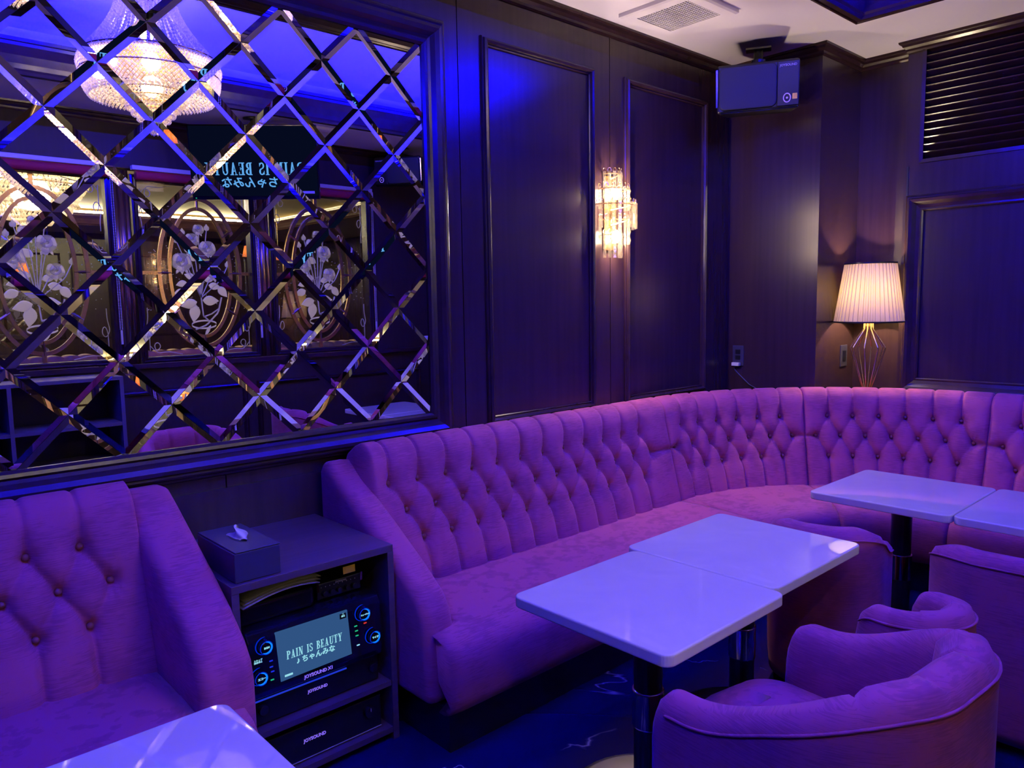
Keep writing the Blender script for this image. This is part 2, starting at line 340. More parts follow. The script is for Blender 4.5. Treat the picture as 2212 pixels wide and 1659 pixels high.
# crown moulding
cp = [(-.02, CEIL - .055), (.004, CEIL - .055), (.008, CEIL - .046), (.010, CEIL - .036), (.022, CEIL - .026), (.026, CEIL - .014), (.036, CEIL - .010), (.038, CEIL + .002), (-.02, CEIL + .002)]
bm = NB(); sweep_plan(bm, [(XL, YB), (3.89, YB), (3.89, 1.87), (4.35, 1.87), (4.35, 1.58), (XR, 1.58), (XR, YF)][::-1], cp)
struct(obj('trim_2', bm, M['trim']))
bm = NB(); sweep_plan(bm, [(XR, YF), (XL, YF), (XL, YB)][::-1], cp); struct(obj('trim_3', bm, M['trim']))
# panel mouldings on the mirror wall
pm = [(0, 0), (0, .008), (.004, .012), (.008, .010), (.012, .020), (.020, .025), (.028, .020), (.031, .012), (.035, .012), (.038, .006), (.038, 0)]
Pb = lambda u, v, h: (u, YB - h, v)
for i, (a, c) in enumerate(((2.057, 2.736), (2.957, 3.655))):
    bm = NB(); rect_frame(bm, a + .038, c - .038, H - .513 + .038, H + 1.058 - .038, pm, Pb); struct(obj('trim_%d' % (4 + i), bm, M['trim']))
# panel moulding (heavier) on the right wall
pr_ = [(0, 0), (0, .012), (.006, .018), (.014, .016), (.03, .022), (.045, .040), (.058, .046), (.064, .036), (.070, .036), (.076, .026), (.082, .02), (.082, 0)]
Pr = lambda u, v, h: (XR - h, u, v)
bm = NB(); rect_frame(bm, .10, 1.476, H - .428, H + .424, pr_, Pr); struct(obj('trim_6', bm, M['trim']))
# lower wainscot panel beneath the mirror and the ledge that carries the lamp behind the sofa
struct(B('trim_7', XL, 1.9, YB - .014, YB + .01, 0, H - .577, M['wood']))
arcp = [(3.0 + 1.178 * math.sin(a), 1.10 + 1.178 * math.cos(a)) for a in np.linspace(math.radians(50), PI / 2, 14)]
bm = NB(); prism(bm, [(3.90, 1.86)] + [p for p in arcp if p[0] > 3.9] + [(XR - .002, 1.05), (XR - .002, 1.575), (4.345, 1.575), (4.345, 1.866), (3.90, 1.866)], 'z', .02, .818)
struct(obj('trim_8', bm, M['wood']))
struct(B('trim_9', 1.95, 3.885, YB - .05, YB, .02, .80, M['wood']))
# joint strip beside the louver
struct(B('trim_10', XR - .004, XR, 1.5575, 1.566, H + .506, H + .655, M['black']))

# ---- window wall with three etched windows (seen in the mirror)
WZ0, WZ1 = H - .395, H + .935
WIN = [(.64, 1.545, 1.085), (1.655, 2.520, 2.110), (2.628, 3.535, 3.045)]
bm = NB()
box(bm, XL, XR + .3, YF - .10, YF, 0, WZ0); box(bm, XL, XR + .3, YF - .10, YF, WZ1, CEIL)
box(bm, XL, .55, YF - .10, YF, WZ0, WZ1); box(bm, 3.56, XR + .3, YF - .10, YF, WZ0, WZ1)
struct(obj('wall_front', bm, M['frontwood']))
Pf = lambda u, v, h: (u, YF + h, v)
for i, (a, c) in enumerate(((-1.0, .45), (.75, 2.35), (2.5, 3.95))):
    bm = NB(); rect_frame(bm, a, c, .25, H - .60, pm, Pf); struct(obj('trim_%d' % (11 + i), bm, M['trim']))
struct(B('trim_14', XL, XR, YF, YF + .03, WZ0 - .02, WZ0 + .012, M['trim']))

def disc2d(bm, pts, y0, dome, to):
    """low dome over a closed 2-D outline (x,z), rising towards +y"""
    cx_ = sum(p[0] for p in pts) / len(pts); cz_ = sum(p[1] for p in pts) / len(pts)
    r0 = [bm.verts.new(to(p[0], p[1], y0)) for p in pts]
    r1 = [bm.verts.new(to(cx_ + (p[0] - cx_) * .8, cz_ + (p[1] - cz_) * .8, y0 + dome * .75)) for p in pts]
    cc = bm.verts.new(to(cx_, cz_, y0 + dome)); n = len(pts)
    for k in range(n):
        bm.faces.new((r0[k], r0[(k + 1) % n], r1[(k + 1) % n], r1[k])); bm.faces.new((r1[k], r1[(k + 1) % n], cc))
def etched_bouquet(to):
    bm = NB(); rd = random.Random(3)
    def petal(x, z, r, ang, sq, y):
        pts = []
        for k in range(12):
            a = 2 * PI * k / 12; rr = r * (1 + .10 * math.sin(3 * a + ang * 5)); px, pz = rr * math.cos(a), rr * sq * math.sin(a)
            pts.append((x + px * math.cos(ang) - pz * math.sin(ang), z + px * math.sin(ang) + pz * math.cos(ang)))
        disc2d(bm, pts, y, .0075, to)
    dim = []
    def rose(x, z, r):
        n0 = len(bm.faces)
        for k in range(6): a = k * PI / 3 + .3; petal(x + .55 * r * math.cos(a), z + .5 * r * math.sin(a), r * .52, a + PI / 2, .72, .0)
        for k in range(5): a = k * 2 * PI / 5; petal(x + .33 * r * math.cos(a), z + .1 * r + .3 * r * math.sin(a), r * .36, a + PI / 2, .62, .007)
        for k in range(3): a = k * 2 * PI / 3 + .6; petal(x + .12 * r * math.cos(a), z + .15 * r + .12 * r * math.sin(a), r * .2, a + PI / 2, .6, .013)
        bm.faces.ensure_lookup_table()
        for q_ in range(n0, len(bm.faces)):
            if ((q_ - n0) // 24) % 2 == 1: bm.faces[q_].material_index = 1
        for k in range(3): leaf(x - .3 * r + .3 * r * k, z - .62 * r, -PI / 2 + (k - 1) * .5, .5 * r, .13 * r)
    def leaf(x, z, ang, l, w):
        pts = []
        for k in range(9): t = k / 8; pts.append((t * l, w * math.sin(PI * t ** .8)))
        for k in range(8, 0, -1): t = k / 8; pts.append((t * l, -w * math.sin(PI * t ** .8)))
        disc2d(bm, [(x + p * math.cos(ang) - q * math.sin(ang), z + p * math.sin(ang) + q * math.cos(ang)) for p, q in pts], 0, .003, to)
    def stem(pts, r=.0035):
        q, _ = resample([(0, 0)] and pts, 14); tube(bm, [to(p[0], p[1], .001) for p in q], r, 5)
    base = (-.009, -.172)
    R = [(.003, .316, .045), (-.046, .24, .058), (.06, .181, .068), (-.128, .082, .078), (.10, .008, .062)]
    for x, z, r in R: stem([(x, z - r * .5), (x * .6, z * .5 - .04), base]); rose(x, z, r)
    for x, z in [(.063, .322), (-.111, .285), (.20, .063), (-.154, .227)]:
        stem([(x, z), (x * .75, z - .10), base]); leaf(x, z - .012, PI / 2, .05, .016); leaf(x + .004, z - .012, PI / 2 - .4, .035, .009); leaf(x - .004, z - .012, PI / 2 + .4, .035, .009)
    for x, z, a, l in [(-.015, .099, 2.6, .09), (-.10, -.06, 3.4, .08), (-.041, -.029, 2.8, .08), (.02, -.047, .3, .08), (.05, -.08, -.2, .09), (.12, -.09, -.9, .10), (-.11, -.12, 3.5, .10), (-.04, -.20, 3.4, .12), (.0, -.19, -.05, .12), (-.05, -.22, -1.75, .13), (.03, .12, .4, .06), (-.07, .15, 2.2, .06)]: leaf(x, z, a, l, l * .30)
    stem([base, (.0, -.30), (.04, -.34)], .005); stem([(.14, -.17), (.11, -.28), (.02, -.37), (-.06, -.40)], .006); stem([(.0, -.31), (.06, -.29), (.12, -.25)], .005)
    lp = [(.003 + .09 * math.cos(a), -.365 + .028 * math.sin(a)) for a in np.linspace(.2, 2 * PI - .3, 26)]
    for k in range(len(lp) - 1): disc2d(bm, [(lp[k][0], lp[k][1] - .006), (lp[k + 1][0], lp[k + 1][1] - .006), (lp[k + 1][0], lp[k + 1][1] + .006), (lp[k][0], lp[k][1] + .006)], 0, .002, to)
    leaf(.05, -.37, -2.1, .10, .012)
    return bm
for i, (x0, x1, oc) in enumerate(WIN):
    wn = bpy.data.objects.new('window_%d' % (i + 1), None); COL.objects.link(wn); wn.location = (oc, YF - .05, WZ0); struct(wn)
    bm = NB(); fr = [(0, -.06), (0, .018), (.008, .024), (.02, .020), (.03, .028), (.04, .020), (.045, -.06)]
    rect_frame(bm, x0 + .045, x1 - .045, WZ0 + .055, WZ1 - .075, [(t, h - .0) for t, h in fr], lambda u, v, h: (u, YF - .02 + h, v)); obj('window_frame', bm, M['trim'], wn)
    B('pane', x0 + .04, x1 - .04, YF - .056, YF - .050, WZ0 + .05, WZ1 - .07, M['pane'], wn)
    oz = H + .245
    def ering(bm, a, b_, w_, d):
        n = 56; P = np.zeros((n, 4, 3))
        for k in range(n):
            t = 2 * PI * k / n
            for q, (rr, yy) in enumerate(((0, 0), (0, d), (-w_, d), (-w_, 0))): P[k, q] = (oc + (a + rr) * math.cos(t), YF - .050 + yy, oz + (b_ + rr) * math.sin(t))
        V, F = gridmesh(P, True, True); vs = [bm.verts.new(v) for v in V]
        for f in F: bm.faces.new([vs[j] for j in f])
    bm = NB(); ering(bm, .300, .540, .026, .014); ering(bm, .228, .468, .024, .014)
    for t in (0, PI / 2, PI, 3 * PI / 2, .62, PI - .62, PI + .62, -.62):
        p0 = (oc + .206 * math.cos(t), oz + .446 * math.sin(t)); p1 = (oc + .298 * math.cos(t), oz + .538 * math.sin(t))
        tube(bm, [(p0[0], YF - .044, p0[1]), (p1[0], YF - .044, p1[1])], .010, 6)
    zi0, zi1, xi0, xi1 = WZ0 + .05, WZ1 - .07, x0 + .04, x1 - .04
    box(bm, xi0, oc - .29, YF - .050, YF - .038, oz - .012, oz + .012); box(bm, oc + .29, xi1, YF - .050, YF - .038, oz - .012, oz + .012)
    box(bm, oc - .012, oc + .012, YF - .050, YF - .038, zi0, oz - .53); box(bm, oc - .012, oc + .012, YF - .050, YF - .038, oz + .53, zi1)
    obj('oval_frame', bm, M['bronze'], wn)
    bm = etched_bouquet(lambda x, z, y: (oc + x, YF - .0495 + y, oz - .005 + z)); er = obj('etched_roses', bm, M['etch'], wn); er.data.materials.append(M['etchdim'])
    bm = NB()                                                   # etched scrolls in the corners and scattered pale dots
    for sx in (-1, 1):
        for sz in (-1, 1):
            X = lambda u: (xi1 - u) if sx > 0 else (xi0 + u)
            Z = lambda v: (zi1 - v) if sz > 0 else (zi0 + v)
            for sc in ([(.035, .36), (.035, .28), (.02, .20), (.05, .15), (.075, .19), (.055, .24), (.035, .20), (.035, .04)], [(.03, .09), (.07, .04), (.11, .07), (.09, .11), (.06, .09), (.08, .03), (.16, .035), (.26, .012)]):
                q, _ = resample(sc, 30); q = np.array([q[max(0, k - 1):k + 2].mean(0) for k in range(30)]); tube(bm, [(X(a), YF - .049, Z(c)) for a, c in q], .0028, 5)
    obj('etched_scrolls', bm, M['etch'], wn, smooth=True)
    bm = NB(); rd = random.Random(i)
    for k in range(150):
        u = rd.uniform(xi0 + .03, xi1 - .03); v = rd.uniform(oz - .26, oz + .20)
        bmesh.ops.create_icosphere(bm, subdivisions=1, radius=.0030, matrix=Matrix.Translation((u, YF - .0495, v)))
    obj('pane_dots', bm, M['etch'], wn)
    # fluted bronze post on the right of the window
    bm = NB()
    for px, r in ((x1 + .018, .020), (x1 + .052, .030), (x1 + .088, .020)) if i < 2 else ((x1 + .010, .014),): cyl(bm, (px, YF - .02, (WZ0 + WZ1) / 2), r, WZ1 - WZ0 - .03, 14)
    obj('post', bm, M['bronze'], wn, smooth=True)
    # roller blind
    bl = thing('roller_blind', ('rolled up red blind over the left etched window in the mirror', 'rolled up red blind over the middle etched window behind the television', 'rolled up red blind over the right etched window in the mirror')[i], 'blind', (oc, YF + .03, WZ1 - .05), group='red roller blinds')
    B('cassette', x0 + .01, x1 - .01, YF + .002, YF + .05, WZ1 - .012, WZ1 + .018, M['white'], bl, bevel=.004)
    bm = NB(); cyl(bm, ((x0 + x1) / 2, YF + .034, WZ1 - .045), .030, x1 - x0 - .06, 20, axis='x'); obj('fabric_roll', bm, M['redblind'], bl, smooth=False)
    B('bracket', x1 - .028, x1 - .012, YF + .002, YF + .06, WZ1 - .075, WZ1 - .012, M['white'], bl)
    bm = NB()
    for dx in (0, .012):
        for k in range(0, 96): bmesh.ops.create_icosphere(bm, subdivisions=1, radius=.0045, matrix=Matrix.Translation((x1 - .022 + dx, YF + .045, WZ1 - .07 - k * .0105)))
    obj('bead_chain', bm, M['white'], bl); B('chain_weight', x1 - .022, x1 - .010, YF + .040, YF + .050, WZ1 - 1.17, WZ1 - 1.075, M['white'], bl)
# ================================================================== MIRROR
GX1, GZ1, HT = 1.763, H + .962, .1394
mir = thing('mirror', 'large wall mirror of diamond tiles with cut edges in a dark wooden frame', 'mirror', (GX1 - 10 * HT, YB, GZ1 - 10 * HT))
V, F = [], []
def clip(poly, ax, v, keep):
    o = []
    for k in range(len(poly)):
        p, q = poly[k], poly[(k + 1) % len(poly)]; ip, iq = keep * (p[ax] - v) <= 1e-9, keep * (q[ax] - v) <= 1e-9
        if ip: o.append(p)
        if ip != iq:
            t = (v - p[ax]) / (q[ax] - p[ax]); o.append(tuple(p[j] + t * (q[j] - p[j]) for j in range(len(p))))
    return o
BW, BT, GAP = .0165, .0024, .0006        # bevel width, depth
x_lo, z_lo = GX1 - 20 * HT, GZ1 - 10 * HT
for i in range(-20, 1):
    for j in range(-10, 1):
        if (i + j) % 2 == 0: continue
        cx_, cz_ = GX1 + i * HT, GZ1 + j * HT; r0 = HT - GAP * 1.41; r1 = HT - BW * 1.414
        tlx, tlz = rng.normal(0, .0002, 2)
        oc_ = [(cx_ + dx * r0, BT, cz_ + dz * r0) for dx, dz in ((1, 0), (0, 1), (-1, 0), (0, -1))]
        ic_ = [(cx_ + dx * r1, 0.0, cz_ + dz * r1) for dx, dz in ((1, 0), (0, 1), (-1, 0), (0, -1))]
        polys = [ic_] + [[oc_[k], oc_[(k + 1) % 4], ic_[(k + 1) % 4], ic_[k]] for k in range(4)]
        for p in polys:
            for ax, v, kp in ((0, GX1, 1), (0, x_lo, -1), (2, GZ1, 1), (2, z_lo, -1)):
                p = clip(p, ax, v, kp)
                if len(p) < 3: break
            if len(p) < 3: continue
            b0 = len(V); V += [(q[0], YB - .010 + q[1] + (q[0] - cx_) * tlx + (q[2] - cz_) * tlz, q[2]) for q in p]; F.append(tuple(range(b0, len(V)))[::-1])
me = raw('mirror_glass', V, F, M['mirror'], mir)
B('backing', x_lo - .01, GX1 + .01, YB - .004, YB - .001, z_lo - .01, GZ1 + .01, M['black'], mir)
mf = [(-.006, 0), (-.006, .016), (.002, .024), (.012, .026), (.020, .018), (.030, .022), (.042, .038), (.056, .048), (.068, .046), (.074, .036), (.080, .038), (.086, .034), (.090, .026), (.098, .022), (.104, .012), (.104, 0)]
bm = NB(); rect_frame(bm, x_lo, GX1, z_lo, GZ1, mf, Pb); obj('mirror_frame', bm, M['trim'], mir)

# ================================================================== TUFTED SEATING
ZC, ZS, ZB = .840, .383, .14                      # crest, seat seam, underside
ROWS = (.723, .624, .523); P_ = .125
def segdist(u, v, a, b_):
    a = np.array(a); b_ = np.array(b_); d = b_ - a; L2 = (d ** 2).sum()
    t = np.clip(((u - a[0]) * d[0] + (v - a[1]) * d[1]) / L2, 0, 1); return np.hypot(u - a[0] - t * d[0], v - a[1] - t * d[1])
def tuft(u, vv, L, r1, r2, r3, end0, end1):
    """outward displacement over (u along the back, vv height on the unrolled face); r* are button stations"""
    top, bot = vv.max() + .1, vv.min() - .1; shp = u.shape
    D = np.full(shp, 9.0); DW = np.full(shp, 9.0); DB = np.full(shp, 9.0); wr = np.zeros(shp)
    segs = [((a, ROWS[0]), (a, top)) for a in r1] + [((a, ROWS[2]), (a, bot)) for a in r3]; weak = []
    for a in r1:
        for b_ in r2:
            if abs(a - b_) < P_ * .75: (segs if b_ > a else weak).append(((a, ROWS[0]), (b_, ROWS[1])))
    for a in r3:
        for b_ in r2:
            if abs(a - b_) < P_ * .75: (segs if a > b_ else weak).append(((a, ROWS[2]), (b_, ROWS[1])))
    if end0: segs += [((0, bot), (0, top)), ((0, ROWS[1]), (r2[0], ROWS[1]))]
    if end1: segs += [((L, bot), (L, top)), ((L, ROWS[1]), (r2[-1], ROWS[1]))]
    for a, b_ in segs: D = np.minimum(D, segdist(u, vv, a, b_))
    for a, b_ in weak: DW = np.minimum(DW, segdist(u, vv, a, b_))
    for z, rr in zip(ROWS, (r1, r2, r3)):
        for a in rr:
            dx, dz = u - a, vv - z; d = np.hypot(dx, dz); DB = np.minimum(DB, d)
            wr += .0030 * np.cos(11 * np.arctan2(dz, dx) + a * 7) * np.exp(-((d - .024) / .015) ** 2)
    up = np.clip((vv - ROWS[0] - .015) / .085, 0, 1); up = up * up * (3 - 2 * up)
    puff = .027 * (1 - (1 - .60 * up) * np.exp(-D / (.010 - .005 * up))) * (1 - .42 * np.exp(-DW / .016))
    return puff - .023 * np.exp(-(DB / .016) ** 2) - .008 * np.exp(-(DB / .045) ** 2) + wr
PROF = [(.118, ZS - .045), (.112, ZS), (.090, .47), (.066, .56), (.042, .66), (.022, .74), (.008, .79), (-.004, .818), (-.020, .834), (-.040, .840)]
def backrest(name, parent, pathf, L, r1, r2, r3, end0, end1, tail, du=.0050, lead=0.0, trail=0.0):
    prof = PROF + [(-.040 - tail * .5, .838), (-.040 - tail, .825), (-.046 - tail, .79), (-.046 - tail, .62)]
    pr, t = resample(prof, 104)
    tang = np.gradient(pr, axis=0); tang /= np.linalg.norm(tang, axis=1)[:, None]; nr = np.stack([tang[:, 1], -tang[:, 0]], 1)   # outward (towards the room / up)
    zt = np.where(np.arange(104) < 104, pr[:, 1], 0)
    k0 = int(np.argmax(pr[:, 1])); vv = pr[:, 1].copy(); vv[k0:] = pr[k0, 1] + (t[k0:] - t[k0])
    nu = int((L + lead + trail) / du) + 1; us = np.linspace(-lead, L + trail, nu); U, Vv = np.meshgrid(us, vv, indexing='ij')
    d = tuft(U, Vv, L, r1, r2, r3, end0, end1)
    fade = np.ones(104); tl = t - t[k0]; fade = np.clip(1 - tl / max(tail * .9, .03), 0, 1); fade[:k0] = 1
    bot = np.clip((Vv - (ZS - .045)) / .02, .3, 1); d = d * fade[None, :] * bot
    ends = np.zeros(nu)
    if lead: ends += np.clip((lead - .0 - (us + lead)) / lead, 0, 1) ** 2
    if trail: ends += np.clip((us - L) / trail, 0, 1) ** 2
    d = d * (1 - ends)[:, None]
    P = np.zeros((nu, 104, 3))
    for i, u in enumerate(us):
        (px, py), (nx, ny) = pathf(u); off = pr[:, 0] + nr[:, 0] * d[i]; P[i, :, 0] = px + nx * off; P[i, :, 1] = py + ny * off; P[i, :, 2] = pr[:, 1] + nr[:, 1] * d[i] - .11 * ends[i] * np.clip((pr[:, 1] - .6) / .2, 0, 1)
    (px, py), (nx, ny) = pathf(0)
    Vx, F = gridmesh(P, cap=False); F += [tuple(range(104)), tuple((nu - 1) * 104 + j for j in range(104))[::-1]]; o = raw(name, Vx, F, M['velvet'], parent, smooth=True)
    for z, rr in zip(ROWS, (r1, r2, r3)):
        pz = np.interp(z, pr[:k0, 1], pr[:k0, 0])
        for a in rr:
            if a < .02 or a > L - .02: continue
            (qx, qy), (nx, ny) = pathf(a); bm = NB(); off = pz - .013
            bmesh.ops.create_uvsphere(bm, u_segments=12, v_segments=8, radius=.0095, matrix=Matrix.Translation((qx + nx * off, qy + ny * off, z + .001)))
            obj('button', bm, M['button'], o, smooth=True)
    return o
SEATP = [(.10, ZS - .02), (.10, ZS), (.14, ZS + .002), (.25, ZS + .004), (.38, ZS + .000), (.47, ZS - .008), (.52, ZS - .022), (.548, ZS - .045), (.560, ZS - .075), (.562, .25), (.556, .19), (.548, ZB + .015), (.53, ZB), (.10, ZB)]
def seat(name, parent, pathf, L, n=24, ext0=0.0, ext1=0.0):
    pr, _ = resample(SEATP, 44); us = np.linspace(0, L, n); P = np.zeros((n, 44, 3))
    e = np.minimum(us, L - us); rnd = np.clip(1 - e / .012, 0, 1) ** 2 * .006
    for i, u in enumerate(us):
        for j, (o_, z) in enumerate(pr):
            s_ = u / L; uu = u - (1 - s_) * (ext0 if o_ > .468 else 0) + s_ * (ext1 if o_ > .468 else 0)
            (px, py), (nx, ny) = pathf(uu); oo = o_ - (rnd[i] if o_ > .3 else 0); P[i, j] = (px + nx * oo, py + ny * oo, z - (rnd[i] if z > .3 else 0))
    Vx, F = gridmesh(P, closed_v=True); return raw(name, Vx, F, M['velvet'], parent, smooth=True)
def arm(name, parent, x0, x1, pts=None):
    pts = pts or [(2.375, ZB), (2.375, .770), (2.355, .800), (2.315, .806), (2.262, .776), (2.15, .702), (2.04, .636), (1.89, .540), (1.80, .474), (1.768, .430), (1.752, .370), (1.750, ZB)]
    bm = NB(); prism(bm, pts, 'x', x0, x1); o = obj(name, bm, M['velvet'], parent, smooth=True)
    md = o.modifiers.new('bevel', 'BEVEL'); md.width = .034; md.segments = 5; md.limit_method = 'ANGLE'; md.angle_limit = math.radians(60)
    return o
YCR = 2.21; AC = (3.0, 1.10); AR = 1.11
bq = thing('banquette_sofa', 'long curved rose velvet banquette with deep button tufted back round the corner', 'sofa', (2.9, 1.9, 0))
straight = lambda u: ((1.36 + u, YCR), (0, -1))
r1 = [1.42 - 1.36 + P_ * k for k in range(12)]; r2 = [1.4785 - 1.36 + P_ * k for k in range(12)]; r3 = [1.53 - 1.36 + P_ * k for k in range(11)]
backrest('backrest', bq, straight, 1.64, r1, r2, r3, False, True, .09, lead=.030)
def arcpath(a0, a1):
    def f(u):
        a = a0 + u / AR; return ((AC[0] + AR * math.sin(a), AC[1] + AR * math.cos(a)), (-math.sin(a), -math.cos(a)))
    return f, AR * (a1 - a0)
for a0, a1 in ((0, PI / 4), (PI / 4, PI / 2)):
    f, L = arcpath(a0, a1); p = L / 7
    backrest('backrest', bq, f, L, [p * k for k in range(1, 7)], [p * (k + .5) for k in range(7)], [p * k for k in range(1, 7)], True, True, .022)
w2 = lambda u: ((AC[0] + AR, AC[1] - u), (-1, 0))
nk = 10; backrest('backrest', bq, w2, nk * P_, [P_ * k for k in range(1, nk)], [P_ * (k + .5) for k in range(nk)], [P_ * k for k in range(1, nk)], True, True, .05)
seat('seat_cushion', bq, straight, 1.64 - .002, 40, ext0=.095)
for a0, a1 in ((0, PI / 4), (PI / 4, PI / 2)):
    f, L = arcpath(a0 + .001, a1 - .001); seat('seat_cushion', bq, f, L, 28)
seat('seat_cushion', bq, lambda u: w2(u + .002), nk * P_ - .004, 20)
arm('armrest', bq, 1.252, 1.362)
bm = NB(); prism(bm, [(1.30, 2.36), (1.30, 1.72), (3.0, 1.72)] + [(3.0 + .62 * math.sin(a), 1.1 + .62 * math.cos(a)) for a in np.linspace(.05, PI / 2, 12)] + [(3.62, -.14), (4.05, -.14), (4.05, 1.1)] + [(3.0 + 1.05 * math.sin(a), 1.1 + 1.05 * math.cos(a)) for a in np.linspace(PI / 2, .05, 12)] + [(3.0, 2.36)], 'z', 0, ZB - .002)
obj('plinth', bm, M['black'], bq)
ls = thing('sofa', 'rose velvet sofa with button tufted back at the left below the mirror', 'sofa', (-.1, 1.95, 0))
XA = -.72; lp = lambda u: ((XA + u, YCR), (0, -1)); LL = .60 - XA
l1 = sorted([.345 - XA - .122 * k + .122 for k in range(0, 9)]); l1 = [v for v in l1 if v < LL - .1]
l2 = [v + .061 for v in l1]; l3 = list(l1)
backrest('backrest', ls, lp, LL, l1, l2, l3, False, False, .09, trail=.014)
seat('seat_cushion', ls, lp, LL - .002, 30, ext1=.10); arm('armrest', ls, .600, .738, [(2.375, ZB), (2.375, .800), (2.345, .822), (2.30, .824), (2.238, .792), (2.15, .742), (2.057, .690), (1.97, .640), (1.884, .586), (1.80, .520), (1.764, .475), (1.750, .420), (1.748, ZB)])
B('plinth', XA, .66, 1.72, 2.34, 0, ZB - .002, M['black'], ls)
o = arm('armrest', ls, XA - .112, XA + .002)

# ================================================================== TABLES
def rrect(x0, x1, y0, y1, r, n=6):
    o = []
    for cx_, cy_, a0 in ((x1 - r, y1 - r, 0), (x0 + r, y1 - r, PI / 2), (x0 + r, y0 + r, PI), (x1 - r, y0 + r, 3 * PI / 2)):
        o += [(cx_ + r * math.cos(a0 + PI / 2 * k / n), cy_ + r * math.sin(a0 + PI / 2 * k / n)) for k in range(n + 1)]
    return o
TH = .58
def table(x0, x1, y0, y1, label, bm_='gloss'):
    cx_, cy_ = (x0 + x1) / 2, (y0 + y1) / 2
    t = thing('pedestal_table', label, 'table', (cx_, cy_, 0), group='white square tables')
    bm = NB(); prism(bm, rrect(x0, x1, y0, y1, .028), 'z', TH - .030, TH); obj('table_top', bm, M['table'], t, bevel=.005, seg=3)
    bm = NB(); cyl(bm, (cx_, cy_, TH - .036), .11, .012, 24); obj('mount_plate', bm, M['metalblack'], t)
    bm = NB(); cyl(bm, (cx_, cy_, TH / 2 - .01), .0375, TH - .04, 32); obj('column', bm, M['metalblack'], t, smooth=False)
    bm = NB(); lathe(bm, [(.036, .222), (.0405, .222), (.0415, .226), (.0415, .318), (.0425, .322), (.0395, .325), (.037, .325)], (cx_, cy_, 0), 32); obj('sleeve', bm, M['chrome'], t, smooth=True)
    bm = NB(); lathe(bm, [(.001, .014), (.05, .014), (.20, .010), (.215, .006), (.218, .0)], (cx_, cy_, 0), 40); obj('base_plate', bm, M[bm_], t, smooth=True)
    return t
table(1.285, 1.795, .923, 1.420, 'white square table nearest the tufted armrest of the long banquette', 'steel')
table(1.800, 2.330, .955, 1.458, 'white square table pushed against the far side of the middle table')
table(2.830, 3.370, .868, 1.376, 'white square table in the curve of the banquette under the lamp')
table(2.835, 3.375, .362, .864, 'white square table at the right edge joined to the one in the curve')
table(2.830, 3.370, -.145, .358, 'white square table seen only in the mirror, farthest from the banquette curve')
table(.030, .530, .920, 1.420, 'white square table in the lower left corner before the small sofa')

